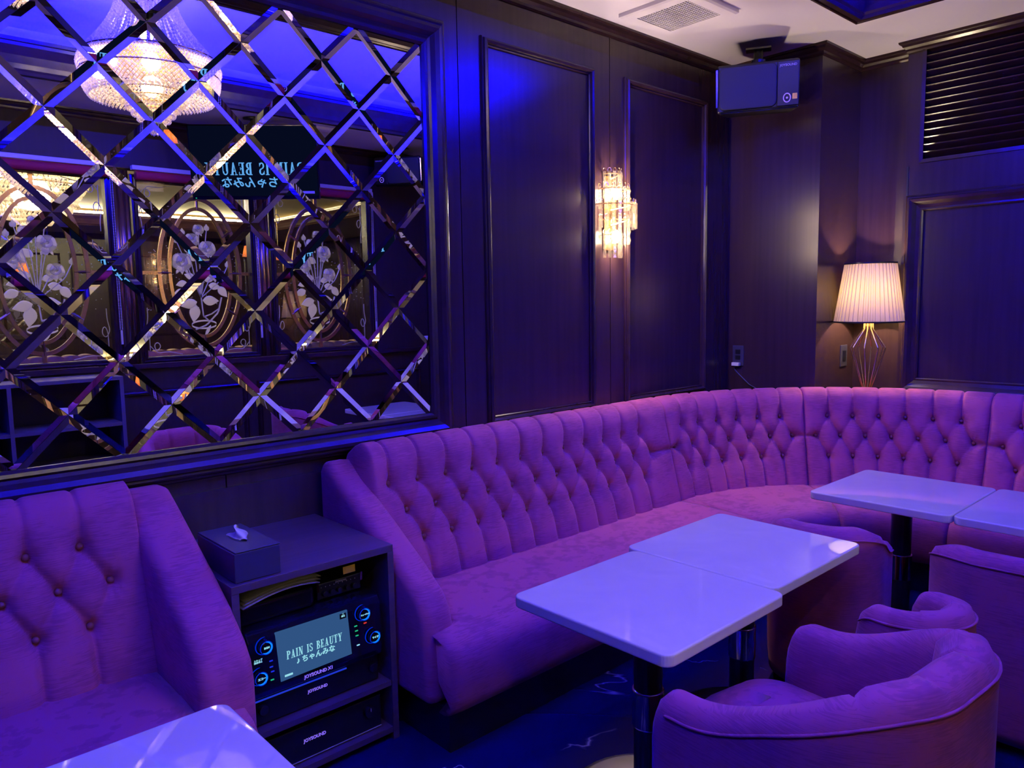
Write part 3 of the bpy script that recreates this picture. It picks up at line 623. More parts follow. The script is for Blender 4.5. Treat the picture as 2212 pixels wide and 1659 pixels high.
# ================================================================== TUB CHAIRS
def tub_chair(label, loc, rotz, w=.60, d=.50, hb=.64, ha=.56, seat_h=.41, t=.085, nose=.07, channels=True, rc=.2):
    c = thing('tub_chair', label, 'chair', (*loc, 0), rotz, 'rose velvet tub chairs')
    a = w / 2 - t / 2; yb = -d / 2 + t / 2; yf = d / 2 - nose
    pts = [(-a, yf)] + [(-a, yb + rc)] + [(-a + rc - rc * math.cos(q), yb + rc - rc * math.sin(q)) for q in np.linspace(0, PI / 2, 12)] + [(a - rc + rc * math.sin(q), yb + rc - rc * math.cos(q)) for q in np.linspace(0, PI / 2, 12)] + [(a, yf)]
    n = 120; q, s = resample(pts, n); L = s[-1]; sn = s / L * 2 - 1
    tg = np.gradient(q, axis=0); tg /= np.linalg.norm(tg, axis=1)[:, None]; nr = np.stack([tg[:, 1], -tg[:, 0]], 1)      # outward
    if ((nr[n // 2]) @ np.array([0, -1])) < 0: nr = -nr
    k = np.clip((np.abs(sn) - .22) / .66, 0, 1); k = k * k * (3 - 2 * k); h = hb + (ha - hb) * k
    e = (1 - np.abs(sn)) * L / 2; rr = .055; h = h - np.where(e < rr, rr - np.sqrt(np.maximum(rr ** 2 - (rr - e) ** 2, 0)), 0)
    m_ = 34; P = np.zeros((n, m_, 3)); PP = []
    chs = [-.36, -.12, .12, .36] if channels else []
    for i in range(n):
        r = t / 2; th = r * (1 if e[i] > .03 else .75 + .25 * e[i] / .03); prof = [(r * .72, .035), (r * .93, .12), (r, .26), (r, h[i] - r)] + [(r * math.cos(b_), h[i] - r + r * math.sin(b_)) for b_ in np.linspace(.15, PI - .15, 12)] + [(-r, h[i] - r), (-r * 1.15, h[i] - r - .06), (-r * .9, seat_h - .03), (-r * .9, .05)]
        pr, _ = resample(prof, m_)
        g = sum(math.exp(-((sn[i] - x) * L / 2 / .008) ** 2) for x in chs); pu = .014 * (1 if abs(sn[i]) < .36 else 0) * (1 - g)
        for j, (o_, z) in enumerate(pr):
            ins = np.clip((r * .6 - o_) / (r * 1.2), 0, 1); off = o_ * th / r - ins * (pu - .006 * g); zz = z - (.009 * g if o_ < r * .7 and z > h[i] - r else 0)
            P[i, j] = (q[i, 0] + nr[i, 0] * off, q[i, 1] + nr[i, 1] * off, zz)
        PP.append((q[i, 0] + nr[i, 0] * (r + .001), q[i, 1] + nr[i, 1] * (r + .001), h[i] - r * .95))
    Vx, F = gridmesh(P, closed_v=True); raw('shell', Vx, F, M['velvetchair'], c, world=False, smooth=True)
    bm = NB(); tube(bm, PP[4:-4], .0032, 6); obj('piping', bm, M['velvetchair'], c, world=False, smooth=True)
    wi = a - t / 2 + .004; yn = d / 2                                       # seat body, D-shaped with a rounded nose
    def outline(ins):
        o = [(-(wi - ins), yb + t * .2 + ins), (wi - ins, yb + t * .2 + ins)]
        rn = .085; o += [((wi - ins) - rn + rn * math.cos(b_), yn - ins - rn + rn * math.sin(b_)) for b_ in np.linspace(0, PI / 2, 9)]
        o += [(x * .55, yn - ins + .012 * (1 - abs(x) / wi)) for x in (wi * .7, 0, -wi * .7)]
        o += [(-(wi - ins) + rn - rn * math.sin(b_), yn - ins - rn + rn * math.cos(b_)) for b_ in np.linspace(0, PI / 2, 9)]
        return o
    def stack(name, levels):
        P = np.array([[(x, y, z) for x, y in outline(i_)] for i_, z in levels]); Vx, F = gridmesh(P, closed_v=True); raw(name, Vx, F, M['velvetchair'], c, world=False, smooth=True)
    stack('seat_base', [(.03, .03), (.012, .05), (.006, .14), (.006, .215), (.012, .228)])
    stack('seat_cushion', [(.014, .228), (.003, .240), (.0, .30), (.0, seat_h - .045), (.006, seat_h - .022), (.020, seat_h - .006), (.06, seat_h + .002), (.12, seat_h + .006)])
    bm = NB()
    for sx in (-1, 1):
        for yy in (yb + .07, yf - .06): cyl(bm, (sx * (a - .05), yy, .018), .016, .036, 10)
    obj('feet', bm, M['black'], c, world=False)
    return c
# chairs placed
tub_chair('rose velvet tub chair with channelled back in the foreground at lower right', (1.477, .675), math.radians(-4.4), w=.58, d=.576, hb=.68, ha=.545, seat_h=.41, rc=.19)
tub_chair('tub chair seen from behind, beyond the corner of the middle tables', (2.580, 1.172), math.radians(-76), w=.375, d=.47, hb=.59, ha=.48, seat_h=.41, t=.07, rc=.13, channels=False)
tub_chair('tub chair seen from behind at the right edge of the picture', (2.695, .605), math.radians(-88), w=.50, d=.50, hb=.585, ha=.48, seat_h=.41, t=.07, rc=.16, channels=False)
tub_chair('small tub chair half hidden behind the foreground chair, only its curved rim showing', (2.015, .675), math.radians(-18), w=.27, d=.235, hb=.572, ha=.562, seat_h=.40, t=.065, rc=.10, nose=.03, channels=False)

tub_chair('tub chair facing the far table, seen only in the mirror', (2.50, .06), math.radians(-90), w=.56, d=.56, hb=.665, ha=.52, seat_h=.41, rc=.19)

# ================================================================== KARAOKE RACK
RX0, RX1, RYF, RZ = .742, 1.240, 1.90, H - .723
rk = thing('rack_cabinet', 'low dark open cabinet holding the karaoke machine between the two sofas', 'cabinet', ((RX0 + RX1) / 2, 2.15, 0))
B('top_panel', RX0, RX1, RYF, YB - .016, RZ - .022, RZ, M['rackwood'], rk, bevel=.0015)
B('side_panel', RX0, RX0 + .02, RYF, YB - .016, 0, RZ - .022, M['rackwood'], rk); B('side_panel', RX1 - .02, RX1, RYF, YB - .016, 0, RZ - .022, M['rackwood'], rk)
B('back_panel', RX0 + .02, RX1 - .02, YB - .03, YB - .018, .02, RZ - .022, M['black'], rk)
SZ1, SZ2 = H - 1.166, .022
B('shelf', RX0 + .02, RX1 - .02, RYF + .004, YB - .03, SZ1, SZ1 + .016, M['rackwood'], rk); B('shelf', RX0 + .02, RX1 - .02, RYF + .004, YB - .03, SZ2, SZ2 + .018, M['rackwood'], rk)
FX = (1, 0, 0); FZ = (0, 0, 1)
def rtext(body, x, z, size, m, parent, y, bold=.0): return font_mesh(body, size, m, 'lettering', parent, face_mtx(Vector((x, y, z)) - org(parent), FX, FZ), bold)
KX0, KX1 = .778, 1.196
ku = thing('karaoke_machine', 'black karaoke machine with a lit song title screen on the cabinet shelf', 'karaoke machine', ((KX0 + KX1) / 2, 2.08, SZ1 + .016))
kz0, kz1 = H - 1.058, H - .862
yk = RYF + .008
bm = NB(); prism(bm, [(yk + .006, kz0), (yk, kz0 + .02), (yk, kz1 - .03), (yk + .012, kz1 - .008), (yk + .05, kz1), (2.28, kz1), (2.28, kz0)], 'x', KX0, KX1); obj('body', bm, M['gloss'], ku, bevel=.006, seg=3)
bm = NB(); prism(bm, [(yk + .03, SZ1 + .020), (yk + .03, kz0), (2.28, kz0), (2.28, SZ1 + .020)], 'x', KX0, KX1); obj('lower_chassis', bm, M['black'], ku, bevel=.003)
ys = yk - .001
scx, scz = (.862 + 1.083) / 2, H - .955
bm = NB(); prism(bm, [(.857, H - .884), (1.079, H - .884), (1.089, H - 1.021), (.867, H - 1.027)], 'y', ys - .001, ys + .004); scr = obj('screen', bm, M['screen'], ku)
serif_text('PAIN IS BEAUTY', .172, .024, M['screentext'], 'title_lettering', scr, face_mtx(Vector((.972, ys - .0022, H - .957)) - org(scr), FX, FZ))
font_mesh('♪ ちゃんみな', .021, M['screentext'], 'artist_lettering', scr, face_mtx(Vector((.975, ys - .0022, H - .984)) - org(scr), FX, FZ), .0004)
B('logo_tag', .878, .902, ys - .003, ys - .001, H - 1.017, H - 1.011, M['screentext'], scr, bevel=.001)
B('corner_icon', 1.054, 1.074, ys - .003, ys - .001, H - .905, H - .890, M['black'], scr)
font_mesh('二\n曲名', .006, M['screentext'], 'icon_lettering', scr, face_mtx(Vector((1.064, ys - .0036, H - .8945)) - org(scr), FX, FZ))
for kx, kzz, tx in ((.824, H - .909, 'BGM'), (.806, H - .990, 'エコー'), (1.128, H - .907, 'ミュージック'), (1.160, H - .987, 'マイク')):
    bm = NB(); cyl(bm, (kx, yk - .008, kzz), .0185, .022, 32, axis='y'); k_ = obj('volume_knob', bm, M['gloss'], ku, bevel=.003)
    def ringmesh(r0, r1, a0, a1, y, off=(0, 0)):
        bm = NB(); n = 30; P = np.zeros((n, 4, 3))
        for i in range(n):
            a = a0 + (a1 - a0) * i / (n - 1); wv = math.sin(PI * i / (n - 1)) ** .6
            for q, (rr, yy) in enumerate(((r0, y), (r0 + (r1 - r0) * wv, y), (r0 + (r1 - r0) * wv, y + .002), (r0, y + .002))): P[i, q] = (kx + rr * math.cos(a), yy, kzz + rr * math.sin(a))
        return gridmesh(P, closed_v=True)
    Vx, F = ringmesh(.0165, .0118, -PI * .75, PI * .55, yk - .0205); raw('ring_light', Vx, F, M['ring'], k_)
    Vx, F = ringmesh(.0185, .0172, PI * .1, PI * 1.75, yk - .0205); raw('outer_ring', Vx, F, M['ringdim'], k_)
    Vx, F = ringmesh(.0245, .0225, PI * .45, PI * 1.6, yk - .003); raw('halo_ring', Vx, F, M['ringdim'], k_)
    font_mesh(tx, .0075 if len(tx) < 6 else .005, M['screentext'], 'knob_lettering', k_, face_mtx(Vector((kx, yk - .0202, kzz)) - org(k_), FX, FZ), .0002)
for x, z, mm, n in ((.842, H - .958, 'ledblue', 'indicator'), (.842, H - .975, 'ledblue', 'indicator'), (.845, H - .989, 'ledblue', 'indicator'), (1.106, H - .942, 'ledgreen', 'indicator'), (1.108, H - .957, 'ledgreen', 'indicator'), (1.109, H - .972, 'ledgreen', 'indicator'), (1.138, H - .942, 'ledred', 'indicator'), (.843, H - 1.012, 'ledgreen', 'indicator'), (1.112, H - 1.002, 'screentext', 'indicator')):
    B(n, x - .005, x + .005, yk - .002, yk, z - .0018, z + .0018, M[mm], ku, bevel=.0008)
font_mesh('スキップ\n演奏停止', .006, M['screentext'], 'button_lettering', ku, face_mtx(Vector((.806, yk - .001, H - .948)) - org(ku), FX, FZ))
rtext('JOYSOUND X1', .982, H - 1.040, .0135, M['violetglow'], ku, yk - .0006, .0004)
lb = H - 1.075
B('light_bar', .800, 1.086, yk + .027, yk + .030, lb - .0018, lb + .0018, M['ledblue'], ku)
rtext('JOYSOUND', .991, H - 1.103, .012, M['violetglow'], ku, yk + .0285, .0004); rtext('HDMI', .865, H - 1.058, .007, M['paleprint'], ku, yk + .028)
for x in (.823, 1.172):
    bm = NB(); cyl(bm, (x, yk + .022, H - 1.100), .014, .016, 20, axis='y'); obj('dial', bm, M['black'], ku, bevel=.002)
ap = thing('amplifier', 'low black amplifier with round volume dial on the bottom cabinet shelf', 'amplifier', (.99, 2.08, SZ2 + .018))
B('body', .790, 1.196, RYF + .030, 2.28, SZ2 + .020, SZ1 - .028, M['black'], ap, bevel=.003)
rtext('JOYSOUND', .971, H - 1.240, .0135, M['violetglow'], ap, RYF + .0285, .0004)
bm = NB(); cyl(bm, (1.150, RYF + .022, H - 1.232), .017, .016, 24, axis='y'); obj('dial', bm, M['black'], ap, bevel=.002)
B('dial_mark', 1.149, 1.151, RYF + .012, RYF + .0145, H - 1.228, H - 1.218, M['paleprint'], ap); B('trim_line', .792, 1.194, RYF + .028, RYF + .030, SZ2 + .023, SZ2 + .025, M['paleprint'], ap)
# small mixer on top of the machine and a stack of papers
mxr = thing('mixer', 'small black mixer with knobs standing on the karaoke machine', 'mixer', (1.09, 2.05, kz1))
B('body', 1.020, 1.165, RYF + .07, 2.18, kz1 + .004, kz1 + .052, M['black'], mxr, bevel=.003)
for x in (1.040, 1.064, 1.088, 1.115, 1.138):
    bm = NB(); cyl(bm, (x, RYF + .064, kz1 + .022), .0075, .014, 16, axis='y'); obj('knob', bm, M['metalblack'], mxr, bevel=.001)
bm = NB()
for k in range(9): x = 1.033 + k * .014; bmesh.ops.create_icosphere(bm, subdivisions=1, radius=.0016, matrix=Matrix.Translation((x, RYF + .069, kz1 + .040)))
obj('pilot_lights', bm, M['paleprint'], mxr)
rtext('JOYSOUND', 1.098, kz1 + .045, .007, M['paleprint'], mxr, RYF + .0688)
for sx in (1.017, 1.162): B('ear', sx, sx + .007, RYF + .066, RYF + .075, kz1 + .03, kz1 + .056, M['chrome'], mxr)
tr = thing('device_tray', 'black plastic tray beside the mixer holding loose papers', 'tray', (.88, 2.0, kz1))
B('body', .775, 1.000, RYF + .045, 2.2, kz1 + .003, kz1 + .062, M['gloss'], tr, bevel=.012, seg=4)
pp = thing('paper_booklet', 'curled cream papers lying on top of the black device in the cabinet', 'papers', (.88, 1.98, kz1 + .064))
for k in range(3):
    P = np.zeros((14, 6, 3))
    for i in range(14):
        for j in range(6):
            u, v = i / 13, j / 5; P[i, j] = (.775 + .225 * u + .006 * k, RYF + .012 + .008 * k + .26 * v, kz1 + .066 + .006 * k + .018 * math.sin(PI * u * .9) * (1 - v) + .010 * u)
    Vx, F = gridmesh(P); q = raw('sheet', Vx, F, M['paper'], pp, smooth=True); md = q.modifiers.new('s', 'SOLIDIFY'); md.thickness = .0015
tag(B('warning_sticker', 1.085, 1.125, RYF + .03, RYF + .0305, RZ - .062, RZ - .040, M['yellow']), 'small yellow sticker inside the cabinet above the mixer', 'sticker')
# tissue box
tb = thing('tissue_box', 'dark tissue box with a white tissue poking out, on the cabinet', 'tissue box', (.823, 2.04, RZ))
bm = NB(); box(bm, .760, .887, 1.914, 2.170, RZ + .001, RZ + .080); obj('body', bm, M['leather'], tb, bevel=.002)
B('lid', .763, .888, 1.913, 2.171, RZ + .0805, RZ + .0845, M['leather'], tb, bevel=.0015)
bm = NB(); prism(bm, [(.823 + .018 * math.cos(a), 2.04 + .055 * math.sin(a)) for a in np.linspace(0, 2 * PI, 24, endpoint=False)], 'z', RZ + .0843, RZ + .0852); obj('slot', bm, M['black'], tb)
P = np.zeros((16, 9, 3)); rd = random.Random(5)
for i in range(16):
    u = i / 15
    for j in range(9):
        v = j / 8; hgt = .038 * (math.sin(PI * min(1, u * 1.15)) ** .6 if u < .87 else .4) * (1 - .55 * u) + .004
        P[i, j] = (.823 + (v - .5) * .030 * (1 - .4 * u) + .012 * math.sin(u * 7 + v * 2) * v, 2.085 - .085 * u + .010 * math.sin(v * 9), RZ + .084 + hgt * v + .006 * math.sin(9 * v + 5 * u) * v)
Vx, F = gridmesh(P); q = raw('tissue', Vx, F, M['tissue'], tb, smooth=True); md = q.modifiers.new('s', 'SOLIDIFY'); md.thickness = .001
md = q.modifiers.new('sub', 'SUBSURF'); md.levels = md.render_levels = 1

# ================================================================== TABLE LAMP
LX, LY, LZ = 4.135, 1.700, .818
lm = thing('table_lamp', 'lit table lamp with pleated pink shade and gold wire base in the corner recess', 'lamp', (LX, LY, LZ))
bm = NB(); lathe(bm, [(.001, .012), (.062, .012), (.066, .008), (.066, 0), (.001, 0)], (LX, LY, LZ), 32); obj('base_disc', bm, M['gold'], lm, smooth=True)
for k in range(8):
    a = 2 * PI * k / 8 + .2; c, s_ = math.cos(a), math.sin(a)
    bm = NB(); tube(bm, [(LX + r * c, LY + r * s_, LZ + z) for r, z in ((.022, .010), (.022, .032), (.085, .245), (.084, .252), (.022, .345), (.020, .39))], .0045, 8); obj('wire', bm, M['gold'], lm, smooth=True)
sb, st = LZ + .385, LZ + .690
def pleat(r, z, n=480):
    return [(LX + (r + .0030 * (1 if math.sin(44 * a) > 0 else -1)) * math.cos(a), LY + (r + .0030 * (1 if math.sin(44 * a) > 0 else -1)) * math.sin(a), z) for a in np.linspace(0, 2 * PI, n, endpoint=False)]
P = np.array([pleat(.170 - .046 * k / 6, sb + (st - sb) * k / 6) for k in range(7)]); Vx, F = gridmesh(P, closed_v=True, cap=False)
q = raw('lamp_shade', Vx, F, M['shade'], lm)
for r, z in ((.1725, sb), (.1265, st)):
    bm = NB(); lathe(bm, [(r - .003, z - .004), (r + .002, z - .004), (r + .002, z + .004), (r - .003, z + .004), (r - .003, z - .004)], (LX, LY, 0), 64); obj('shade_ring', bm, M['metalblack'], q)
bm = NB()
for a in (0, 2.1, 4.2): tube(bm, [(LX, LY, st - .03), (LX + .125 * math.cos(a), LY + .125 * math.sin(a), st - .002)], .0018, 6)
obj('shade_spider', bm, M['metalblack'], lm)
bm = NB(); cyl(bm, (LX, LY, sb + .04), .014, .09, 16); obj('socket', bm, M['gold'], lm)
bm = NB(); bmesh.ops.create_uvsphere(bm, u_segments=16, v_segments=10, radius=.028, matrix=Matrix.Translation((LX, LY, sb + .12))); obj('bulb', bm, M['bulb'], lm, smooth=True)
light('lamp_light', 'POINT', (LX, LY, sb + .14), 23.0, (1.0, .78, .50), shadow_soft_size=.032)

# ================================================================== WALL SCONCE
SX, SYw = 2.846, YB
sc = thing('wall_sconce', 'lit tiered crystal wall sconce with gold trim between two wall panels', 'wall light', (SX, SYw, H + .20))
B('backplate', SX - .045, SX + .045, SYw - .012, SYw, H + .235, H + .585, M['gold'], sc, bevel=.004)
tiers = [(.055, .600, .475, 7), (.092, .528, .425, 9), (.124, .455, .335, 13), (.092, .385, .262, 9), (.055, .318, .200, 7)]
bm = NB()
for r, zt, zb, n in tiers:
    tube(bm, [(SX + (r - .008) * math.cos(a), SYw - (r - .008) * math.sin(a) - .006, H + zt - .010) for a in np.linspace(0, PI, 20)], .0035, 6)
    for a in (PI * .25, PI * .75): tube(bm, [(SX, SYw - .008, H + zt - .03), (SX + (r - .008) * math.cos(a), SYw - (r - .008) * math.sin(a) - .006, H + zt - .010)], .003, 6)
obj('gold_frame', bm, M['gold'], sc)
def crystal_mesh(l, faceted):
    bm = NB(); w_, d_ = .0085, .0055; oct_ = [(-w_, -d_ * .5), (-w_ * .6, -d_), (w_ * .6, -d_), (w_, -d_ * .5), (w_, d_ * .5), (w_ * .6, d_), (-w_ * .6, d_), (-w_, d_ * .5)]
    if not faceted: prism(bm, oct_, 'z', -l, 0)
    else:
        n = 3; seg = (l - .002 * (n - 1)) / n
        for k in range(n):
            z1 = -k * (seg + .002); z0 = z1 - seg; zm = (z0 + z1) / 2
            for sgn in (-1, 1):
                b4 = [bm.verts.new((x, 0, z)) for x, z in ((-w_, z0), (w_, z0), (w_, z1), (-w_, z1))]; tp = bm.verts.new((0, sgn * d_ * 1.3, zm))
                for i in range(4): bm.faces.new((b4[i], b4[(i + 1) % 4], tp))
    bmesh.ops.recalc_face_normals(bm, faces=bm.faces); me = bpy.data.meshes.new('crystal'); bm.to_mesh(me); bm.free(); me.materials.append(M['crystal']); return me
hook = NB(); tube(hook, [(.0085 * math.cos(a), 0, .016 * math.sin(a)) for a in np.linspace(0, PI, 10)], .0016, 5)
hk = bpy.data.meshes.new('hook'); hook.to_mesh(hk); hook.free(); hk.materials.append(M['gold'])
cm = {}
for r, zt, zb, n in tiers:
    l = zt - zb
    for k in range(n):
        a = PI * (k + .5) / n; key = (round(l, 3), k % 2); cm.setdefault(key, None)
        if cm[key] is None: cm[key] = crystal_mesh(l, k % 2 == 0)
        o = bpy.data.objects.new('crystal', cm[key]); COL.objects.link(o); o.parent = sc
        o.location = Vector((SX + r * math.cos(a), SYw - r * math.sin(a) - .006, H + zt)) - Vector(sc.location); o.rotation_euler = (0, 0, -a + PI / 2)
        h_ = bpy.data.objects.new('hook', hk); COL.objects.link(h_); h_.parent = o
for z, e in ((H + .50, 25.0), (H + .30, 22.0)):
    bm = NB(); bmesh.ops.create_uvsphere(bm, u_segments=14, v_segments=8, radius=.020, matrix=Matrix.Translation((SX, SYw - .045, z)) @ Matrix.Diagonal((1, 1, 1.5, 1))); obj('bulb', bm, M['bulb'], sc, smooth=True)
    light('sconce_light', 'POINT', (SX, SYw - .045, z), e, WARM, shadow_soft_size=.03)

# ================================================================== SPEAKERS
def speaker(label, loc, yaw, tilt):
    s = thing('wall_speaker', label, 'speaker', loc, 0, 'ceiling hung karaoke speakers'); s.rotation_euler = (tilt, 0, yaw)     # faces local -Y
    w_, h_, d_ = .195, .114, .22
    bm = NB(); prism(bm, [(-w_, 0), (w_, 0), (w_ - .035, d_), (-w_ + .035, d_)], 'z', -h_, h_); obj('cabinet', bm, M['black'], s, world=False, bevel=.012, seg=3)
    bm = NB(); P = rrect(-w_ + .012, w_ * .46, -h_ + .014, h_ - .012, .028); prism(bm, P, 'y', -.014, .004); obj('grille', bm, M['grille'], s, world=False, bevel=.006, seg=3)
    bm = NB(); prism(bm, [(w_ * .46, -h_ + .012), (w_ - .004, -h_ + .012), (w_ - .004, h_ - .010), (w_ * .46, h_ - .010)], 'y', -.010, .004); obj('side_baffle', bm, M['black'], s, world=False, bevel=.004)
    bm = NB(); prism(bm, [(-w_ - .003, -h_ + .03), (-w_ + .006, -h_ + .03), (-w_ + .006, h_ - .02), (-w_ - .003, h_ - .02)], 'y', -.004, .010); obj('edge_strip', bm, M['chrome'], s, world=False)
    bm = NB(); prism(bm, [(-w_ + .02, -h_ - .002), (w_ - .008, -h_ - .002), (w_ - .008, -h_ + .010), (-w_ + .02, -h_ + .010)], 'y', -.012, .004); obj('bottom_strip', bm, M['gloss'], s, world=False, bevel=.003)
    bm = NB(); tube(bm, [(w_ * .70 + .016 * math.cos(a), -.0115, -h_ + .048 + .020 * math.sin(a)) for a in np.linspace(0, 2 * PI, 24, endpoint=False)], .0026, 6, closed=True); bmesh.ops.create_icosphere(bm, subdivisions=2, radius=.005, matrix=Matrix.Translation((w_ * .70, -.012, -h_ + .048)))
    obj('tweeter_ring', bm, M['violetglow'], s, world=False)
    B('badge', w_ * .70 + .024, w_ - .012, -.0125, -.010, -h_ + .040, -h_ + .066, M['bronze'], s, world=False)
    font_mesh('JOYSOUND', .0150, M['paleprint'], 'lettering', s, face_mtx((w_ * .72, -.0115, h_ - .030), FX, FZ), .0003)
    bm = NB(); cyl(bm, (0, .10, h_ + .035), .022, .08, 16); box(bm, -.06, .06, .05, .16, h_ + .068, h_ + .076); cyl(bm, (0, .10, h_ + .012), .035, .02, 16); obj('bracket', bm, M['metalblack'], s, world=False)
    return s
speaker('black karaoke speaker hung under the ceiling in the corner beside the pier', (3.520, 2.018, H + 1.030), math.radians(-61), math.radians(7))
speaker('black karaoke speaker under the ceiling seen only in the mirror', (3.62, -.50, H + 1.075), math.radians(-128), math.radians(5))

# ================================================================== LOUVER, OUTLETS, VENTS
lv = thing('louver_panel', 'dark slatted louver panel high on the right wall', 'louver', (XR, .8, LZ0))
bm = NB(); n = 15; pz = (LZ1 - LZ0 - .03) / n
for k in range(n):
    z = LZ0 + .018 + (k + .5) * pz
    prism(bm, [(XR - .004, z + pz * .50), (XR + .002, z + pz * .34), (XR + .052, z - pz * .52), (XR + .060, z - pz * .48), (XR + .008, z + pz * .54)], 'y', LY0 + .012, LY1 - .016)
obj('slats', bm, M['trim'], lv)
bm = NB(); rect_frame(bm, LY0 + .012, LY1 - .016, LZ0 + .016, LZ1 - .008, [(-.002, -.085), (-.002, .004), (.016, .006), (.018, 0), (.018, -.085)], lambda u, v, h: (XR - h, u, v)); obj('frame', bm, M['trim'], lv)
B('backing', XR + .080, XR + .088, LY0 + .01, LY1 - .01, LZ0 + .01, LZ1 - .005, M['black'], lv)
ot = thing('wall_outlet', 'dark power outlet with a white plug on the corner pier', 'outlet', (3.89, 2.324, H - .32))
B('plate', 3.884, 3.8905, 2.288, 2.358, H - .385, H - .270, M['leather'], ot, bevel=.002)
for z in (H - .305, H - .338): B('socket', 3.881, 3.886, 2.308, 2.338, z - .012, z + .012, M['black'], ot)
tag(B('plug', 3.858, 3.881, 2.303, 2.349, H - .385, H - .366, M['white'], bevel=.002), 'small white adapter plugged into the pier outlet', 'plug')
o2 = thing('switch_plate', 'narrow dark switch plate in the recess left of the lamp', 'switch', (4.222, 1.87, H - .33))
B('plate', 4.182, 4.262, 1.8645, 1.8705, H - .390, H - .270, M['leather'], o2, bevel=.002); B('rocker', 4.204, 4.240, 1.861, 1.865, H - .358, H - .302, M['black'], o2)
bm = NB(); q, _ = resample([(3.872, 2.330, H - .378), (3.880, 2.345, H - .405), (3.884, 2.319, H - .431), (3.880, 2.248, H - .488), (3.87, 2.161, H - .523), (3.84, 2.10, .795)], 24); tube(bm, q, .0035, 8)
tag(obj('power_cord', bm, M['leather'], smooth=True), 'dark power cord hanging from the outlet behind the sofa', 'cord')
def vent(label, x0, x1, y0, y1):
    v = thing('ceiling_vent', label, 'vent', ((x0 + x1) / 2, (y0 + y1) / 2, CEIL), group='ceiling vents')
    bm = NB(); rect_frame(bm, x0 + .055, x1 - .055, y0 + .055, y1 - .055, [(-.002, 0), (-.002, .022), (.045, .022), (.055, .016), (.055, 0)], lambda u, w_, h: (u, w_, CEIL - h)); obj('vent_frame', bm, M['ceil'], v)
    B('duct_backing', x0 + .05, x1 - .05, y0 + .05, y1 - .05, CEIL - .004, CEIL - .001, M['black'], v)
    # perforated plate: quads round each square hole
    a, b_ = x0 + .052, y0 + .052; n = 20; px = (x1 - x0 - .104) / n; py = (y1 - y0 - .104) / n; V, F = [], []
    def q4(xa, xb, ya, yb): k = len(V); V.extend([(xa, ya, CEIL - .020), (xb, ya, CEIL - .020), (xb, yb, CEIL - .020), (xa, yb, CEIL - .020)]); F.append((k, k + 3, k + 2, k + 1))
    hx, hy = px * .17, py * .17
    for i in range(n):
        q4(a + i * px, a + i * px + hx, b_, b_ + n * py); q4(a + (i + 1) * px - hx * .6, a + (i + 1) * px, b_, b_ + n * py)
        for j in range(n):
            q4(a + i * px + hx, a + (i + 1) * px - hx * .6, b_ + j * py, b_ + j * py + hy); q4(a + i * px + hx, a + (i + 1) * px - hx * .6, b_ + (j + 1) * py - hy * .6, b_ + (j + 1) * py)
    g = raw('grille', V, F, M['ceil'], v); md = g.modifiers.new('s', 'SOLIDIFY'); md.thickness = .002
    return v
vent('white perforated ceiling vent above the wall sconce panels', 2.778, 3.145, 1.900, 2.282)
vent('white ceiling vent beside the television, seen in the mirror', 2.72, 3.00, -.52, -.25)

# ================================================================== CHANDELIER
CX, CY, CZ = 1.325, .770, H + 1.125
ch = thing('chandelier', 'large lit crystal bead chandelier reflected in the mirror', 'chandelier', (CX, CY, TRAY))
def beads(rows, name):
    """rows = (radius, z, count, bead radius, angle offset); octahedral beads gathered in one bead curtain"""
    V, F = [], []; O = np.array([(1, 0, 0), (0, 1, 0), (-1, 0, 0), (0, -1, 0), (0, 0, 1.15), (0, 0, -1.15)]); f8 = [(0, 1, 4), (1, 2, 4), (2, 3, 4), (3, 0, 4), (1, 0, 5), (2, 1, 5), (3, 2, 5), (0, 3, 5)]
    for r, z, n, br, a0 in rows:
        for k in range(n):
            a = a0 + 2 * PI * k / n; b0 = len(V); c, s_ = math.cos(a + k), math.sin(a + k); o = O * br
            V += [(CX + r * math.cos(a) + p[0] * c - p[1] * s_, CY + r * math.sin(a) + p[0] * s_ + p[1] * c, CZ + z + p[2]) for p in o]; F += [tuple(b0 + j for j in f) for f in f8]
    q = raw(name, V, F, M['bead'], ch); q['kind'] = 'stuff'; return q
rows = []
for k in range(24):
    t = k / 23; z = .070 + t * .335; r = (.215 * (1 - t) ** 1.6 + .112 + .02 * t ** 3) * .95; rows.append((r, z, 46, .0088, 0))
beads(rows, 'upper_bead_curtain')
rows = []
for k in range(6): rows.append((.322 - .004 * abs(k - 2.5), .0 + k * .0125, 120, .0072, k * .026))
beads(rows, 'rim_bead_band')
rows = []
for k in range(10): t = k / 9; rows.append((.312 - .032 * t ** 2, -.012 - t * .098, 84, .0086, (k % 2) * .037))
for k in range(7): t = k / 6; rows.append((.268 - .115 * t, -.092 + .020 * t, max(20, int(62 - 28 * t)), .0078, (k % 2) * .04))
beads(rows, 'bowl_bead_curtain')
rows = []
for r, z0, nn in ((.150, -.085, 4), (.126, -.118, 4), (.102, -.146, 4), (.078, -.172, 4), (.054, -.197, 4), (.032, -.222, 4)):
    for k in range(nn): rows.append((r - .002 * k, z0 - k * .0135, max(8, int(2 * PI * r / .019)), .0080, (k % 2) * .1))
rows.append((.014, -.262, 4, .008, 0)); rows.append((.014, -.275, 4, .008, 0)); beads(rows, 'lower_bead_tiers')
bm = NB()
for r, z in ((.314, -.006), (.314, .072), (.30, .066), (.125, .40), (.150, -.078), (.126, -.110), (.102, -.138), (.078, -.164)): tube(bm, [(CX + r * math.cos(a), CY + r * math.sin(a), CZ + z) for a in np.linspace(0, 2 * PI, 48, endpoint=False)], .004, 6, closed=True)
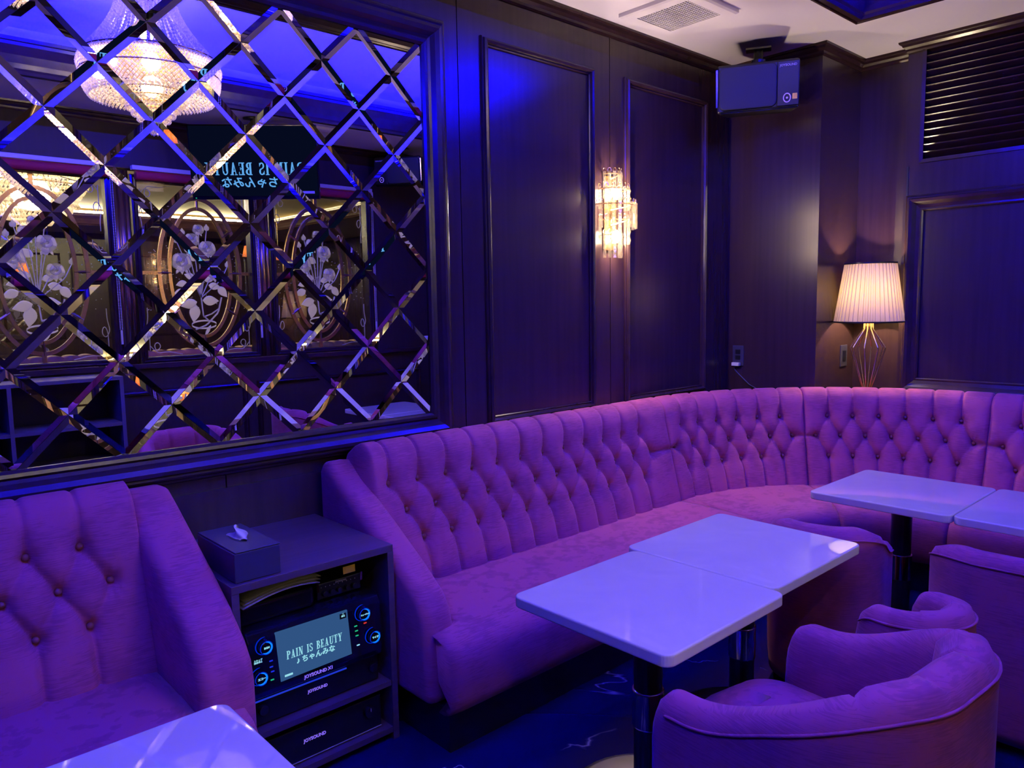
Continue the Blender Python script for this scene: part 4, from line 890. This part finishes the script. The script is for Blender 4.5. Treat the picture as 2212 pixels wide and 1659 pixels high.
for k in range(8): a = k * PI / 4; tube(bm, [(CX + .02 * math.cos(a), CY + .02 * math.sin(a), CZ + .03), (CX + .314 * math.cos(a), CY + .314 * math.sin(a), CZ + .0)], .004, 6)
obj('gold_frame', bm, M['gold'], ch)
bm = NB(); lathe(bm, [(.001, .066), (.28, .066), (.305, .060), (.305, .057), (.28, .062), (.001, .062)], (CX, CY, CZ), 40); obj('light_shield_plate', bm, M['gold'], ch)  # plate added to keep bulb light off the tray above
bm = NB(); cyl(bm, (CX, CY, (CZ + .05 + TRAY) / 2), .008, TRAY - CZ - .05, 10); lathe(bm, [(.001, -.03), (.05, -.028), (.06, 0)], (CX, CY, TRAY), 24); obj('stem', bm, M['gold'], ch)
for k in range(8):
    a = k * PI / 4 + .3; r = .225; z = CZ + .008
    bm = NB(); bmesh.ops.create_uvsphere(bm, u_segments=10, v_segments=8, radius=.014, matrix=Matrix.Translation((CX + r * math.cos(a), CY + r * math.sin(a), z)) @ Matrix.Diagonal((1, 1, 1.8, 1))); obj('bulb', bm, M['bulb'], ch, smooth=True)
for k in range(4):
    a = k * PI / 2 + .3; light('chandelier_light', 'POINT', (CX + .225 * math.cos(a), CY + .225 * math.sin(a), CZ + .004), 2.6, WARM2, shadow_soft_size=.04)
for z in (.16, .26):
    bm = NB(); bmesh.ops.create_uvsphere(bm, u_segments=10, v_segments=8, radius=.016, matrix=Matrix.Translation((CX, CY - .03, CZ + z)) @ Matrix.Diagonal((1, 1, 1.8, 1))); obj('bulb', bm, M['bulb'], ch, smooth=True)
light('chandelier_light', 'POINT', (CX, CY - .03, CZ + .2), 1.5, WARM2, shadow_soft_size=.03)
light('chandelier_light', 'POINT', (CX, CY, CZ - .05), 1.8, WARM2, shadow_soft_size=.05)

# unseen warm fill lamp added by the window wall, left of the camera
dl = thing('fill_lamp', 'added unseen warm fill lamp by the window wall behind the camera', 'added fill light', (.15, -.44, CEIL))
bm = NB(); lathe(bm, [(.038, -.002), (.055, -.010), (.060, -.006), (.060, 0)], (.15, -.44, CEIL), 32); obj('bezel', bm, M['white'], dl, smooth=True)
bm = NB(); cyl(bm, (.15, -.44, CEIL - .003), .036, .004, 24); obj('lens', bm, M['bulb'], dl)
light('fill_lamp_light', 'SPOT', (.15, -.44, CEIL - .012), 17, WARM, spot_size=2.4, spot_blend=.9, shadow_soft_size=.035)

# ================================================================== TELEVISION
tv = thing('television', 'wide black television hung by the ceiling showing a song title in the mirror', 'television', (2.311, -.295, H + .974)); tv.rotation_euler = (math.radians(-7), 0, math.radians(37.5)); tv.scale = (.936, .94, .939)
# local: x along the screen, +y towards the mirror
B('body', -.455, .455, -.045, 0, -.262, .262, M['gloss'], tv, world=False, bevel=.005)
ts = B('screen', -.445, .445, -.001, .002, -.236, .252, M['tvdark'], tv, world=False)
mt = lambda x, z: face_mtx((x, .0035, z), (-1, 0, 0), (0, 0, 1))
serif_text('PAIN IS BEAUTY', .70, .088, M['tvtext'], 'title_lettering', ts, mt(0, -.045)); font_mesh('♪ ちゃんみな', .082, M['tvtext'], 'artist_lettering', ts, mt(-.01, -.145), .0016)
B('logo_tag', .335, .420, .001, .003, -.222, -.204, M['paleprint'], ts, world=False, bevel=.002)
B('power_light', -.432, -.424, 0, .003, -.254, -.247, M['ledgreen'], tv, world=False)
bm = NB(); cyl(bm, (0, -.07, .20), .022, .23, 16); box(bm, -.09, .09, -.075, -.045, -.08, .10); cyl(bm, (0, -.07, .308), .07, .014, 24); obj('ceiling_mount', bm, M['metalblack'], tv, world=False)

# ================================================================== SHELF UNIT + ASHTRAY (seen in the mirror)
sh = thing('shelf_unit', 'open grey shelf unit under the left etched window in the mirror', 'shelf', (1.02, -.6, 0))
sx0, sx1, sy0, sy1, sz = .60, 1.435, -.765, -.45, H - .428
B('top_board', sx0, sx1, sy0, sy1, sz - .022, sz, M['grey'], sh)
for x in (sx0, .805, sx1 - .022): B('side_panel', x, x + .022, sy0, sy1, .0, sz - .022, M['grey'], sh)
for z in (.62, .385, .12): B('shelf_board', sx0 + .022, sx1 - .022, sy0 + .01, sy1 - .006, z - .022, z, M['grey'], sh)
B('back_board', sx0 + .02, sx1 - .02, sy0, sy0 + .008, .04, sz - .022, M['black'], sh)
bm = NB(); lathe(bm, [(.001, .006), (.034, .008), (.038, .030), (.046, .030), (.044, 0), (.001, 0)], (.905, -.56, sz + .001), 28); tag(obj('ashtray', bm, M['ashglass'], smooth=True), 'clear glass ashtray on top of the grey shelf unit', 'ashtray')

# ================================================================== ROOM BEYOND THE ETCHED WINDOWS
YD = -9.0; XE = 7.4
struct(B('floor_beyond', XL - .1, XE + .1, YD - .1, -5.2, -.06, 0, M['floor']))
struct(B('wall_beyond', XL, XE, YD - .1, YD, 0, CEIL, M['wood'])); struct(B('wall_beyond_left', XL - .1, XL, YD, YF - .1, 0, CEIL, M['wood'])); struct(B('wall_beyond_right', XE, XE + .1, YD, YF - .1, 0, CEIL, M['wood']))
bm = NB(); zc = CEIL - .05
for a in ((XL, XE, YD, -7.4), (XL, XE, -1.9, YF - .1), (XL, -.6, -7.4, -1.9), (5.6, XE, -7.4, -1.9)): box(bm, *a, zc, zc + .05)
box(bm, -.8, 5.8, -7.6, -1.7, zc + .20, zc + .24); box(bm, -.8, -.76, -7.6, -1.7, zc + .05, zc + .2); box(bm, 5.76, 5.8, -7.6, -1.7, zc + .05, zc + .2); box(bm, -.8, 5.8, -7.6, -7.56, zc + .05, zc + .2); box(bm, -.8, 5.8, -1.74, -1.7, zc + .05, zc + .2)
struct(obj('ceiling_beyond', bm, M['cream']))
bm = NB(); sweep_plan(bm, [(-.6, -7.4), (5.6, -7.4), (5.6, -1.9), (-.6, -1.9)], [(o, z - .05) for o, z in prof], closed=True); struct(obj('trim_15', bm, M['trim']))
bm = NB()
for x in np.arange(-1.6, 7.0, .95): rect_frame(bm, x, x + .75, .9, 2.2, pm, lambda u, v, h: (u, YD + h, v))
struct(obj('trim_16', bm, M['trim']))
for i, (x0, x1, y) in enumerate(((-.6, 1.50, -1.30), (1.60, 4.1, -1.38))):
    b = thing('lounge_sofa', ('beige channelled sofa beyond the left etched window', 'beige channelled sofa beyond the middle and right etched windows')[i], 'sofa', ((x0 + x1) / 2, y - .3, 0))
    n = int((x1 - x0) / .105); nu = n * 12 + 1; P = np.zeros((nu, 12, 3)); pr_s = [(.05, .1), (.07, .6), (.06, .98), (.02, 1.045), (-.04, 1.06), (-.10, 1.04), (-.13, .95), (-.16, .6), (-.18, .1)]; pq, _ = resample(pr_s, 12)
    for j in range(nu):
        u = j / (nu - 1); g = abs(math.sin(PI * u * n)) ** .4
        for k in range(12): P[j, k] = (x0 + (x1 - x0) * u, y + pq[k, 0] * (.75 + .25 * g), pq[k, 1] - (1 - g) * .02)
    Vx, F = gridmesh(P, closed_v=True); raw('backrest', Vx, F, M['beige'], b, smooth=True)
    B('seat_cushion', x0, x1, y - .72, y - .17, .08, .43, M['beige'], b, bevel=.04, seg=4)
for i, (x, y, z) in enumerate(((1.64, -4.5, 1.72), (4.10, -4.5, 1.96), (4.48, -4.5, 1.93))):
    l_ = thing('pendant_lamp', ('small orange pendant lamp behind the left etched window', 'small orange pendant lamp behind the post between the middle and right windows', 'small orange pendant lamp behind the right etched window')[i], 'lamp', (x, y, zc))
    bm = NB(); cyl(bm, (x, y, (z + .12 + zc) / 2), .004, zc - z - .12, 8); obj('cord', bm, M['gold'], l_)
    bm = NB(); lathe(bm, [(.085, 0), (.055, .13), (.010, .135)], (x, y, z), 32); obj('lamp_shade', bm, M['orangeshade'], l_, smooth=True)
    bm = NB(); bmesh.ops.create_uvsphere(bm, u_segments=10, v_segments=8, radius=.024, matrix=Matrix.Translation((x, y, z + .05))); obj('bulb', bm, M['bulb'], l_, smooth=True)
    light('pendant_light', 'POINT', (x, y, z + .05), 3, WARM, shadow_soft_size=.025)
DX, DY, DZ = 1.50, -3.0, zc - .26
c2 = thing('crystal_chandelier', 'wide crystal chandelier glowing beyond the left etched window', 'chandelier', (DX, DY, zc + .2))
V, F = [], []
for r, z, n in [(.44 - .03 * abs(k - 3), DZ + .24 - k * .042, 70) for k in range(8)] + [(.36 - .055 * k, DZ - .06 - k * .035, 46) for k in range(6)]:
    for k in range(n):
        a = 2 * PI * k / n + z * 9; b0 = len(V); br = .016; p0 = (DX + r * math.cos(a), DY + r * math.sin(a), z)
        V += [(p0[0] + q[0] * br, p0[1] + q[1] * br, p0[2] + q[2] * br * 1.5) for q in ((1, 0, 0), (0, 1, 0), (-1, 0, 0), (0, -1, 0), (0, 0, 1), (0, 0, -1))]; F += [tuple(b0 + j for j in f) for f in ((0, 1, 4), (1, 2, 4), (2, 3, 4), (3, 0, 4), (1, 0, 5), (2, 1, 5), (3, 2, 5), (0, 3, 5))]
q = raw('bead_curtain', V, F, M['bead'], c2); q['kind'] = 'stuff'
bm = NB(); cyl(bm, (DX, DY, zc + .06), .01, .36, 8); tube(bm, [(DX + .43 * math.cos(a), DY + .43 * math.sin(a), DZ + .11) for a in np.linspace(0, 2 * PI, 40, endpoint=False)], .008, 6, closed=True); obj('frame', bm, M['gold'], c2)
for k in range(8):
    a = k * PI / 4; bm = NB(); bmesh.ops.create_uvsphere(bm, u_segments=10, v_segments=8, radius=.022, matrix=Matrix.Translation((DX + .36 * math.cos(a), DY + .36 * math.sin(a), DZ + .13))); obj('bulb', bm, M['bulb'], c2, smooth=True)
light('far_chandelier_light', 'POINT', (DX, DY, DZ + .05), 30, WARM, shadow_soft_size=.15)
YEL = (1.0, .80, .45)
for x in (.9, 2.4): light('far_sofa_fill', 'SPOT', (x, -1.72, zc + .15), 45, WARM, spot_size=1.6, spot_blend=.8, shadow_soft_size=.05)  # unseen spots added to brighten the beige sofas
light('far_ceiling_fill', 'AREA', (2.5, -7.31, zc + .144), 170, YEL, shape='RECTANGLE', size=5.8, size_y=.05, rot=(PI * .72, 0, 0))  # hidden strips added to brighten the cream ceiling
light('far_ceiling_fill', 'AREA', (2.5, -1.99, zc + .144), 170, YEL, shape='RECTANGLE', size=5.8, size_y=.05, rot=(-PI * .72, 0, 0))
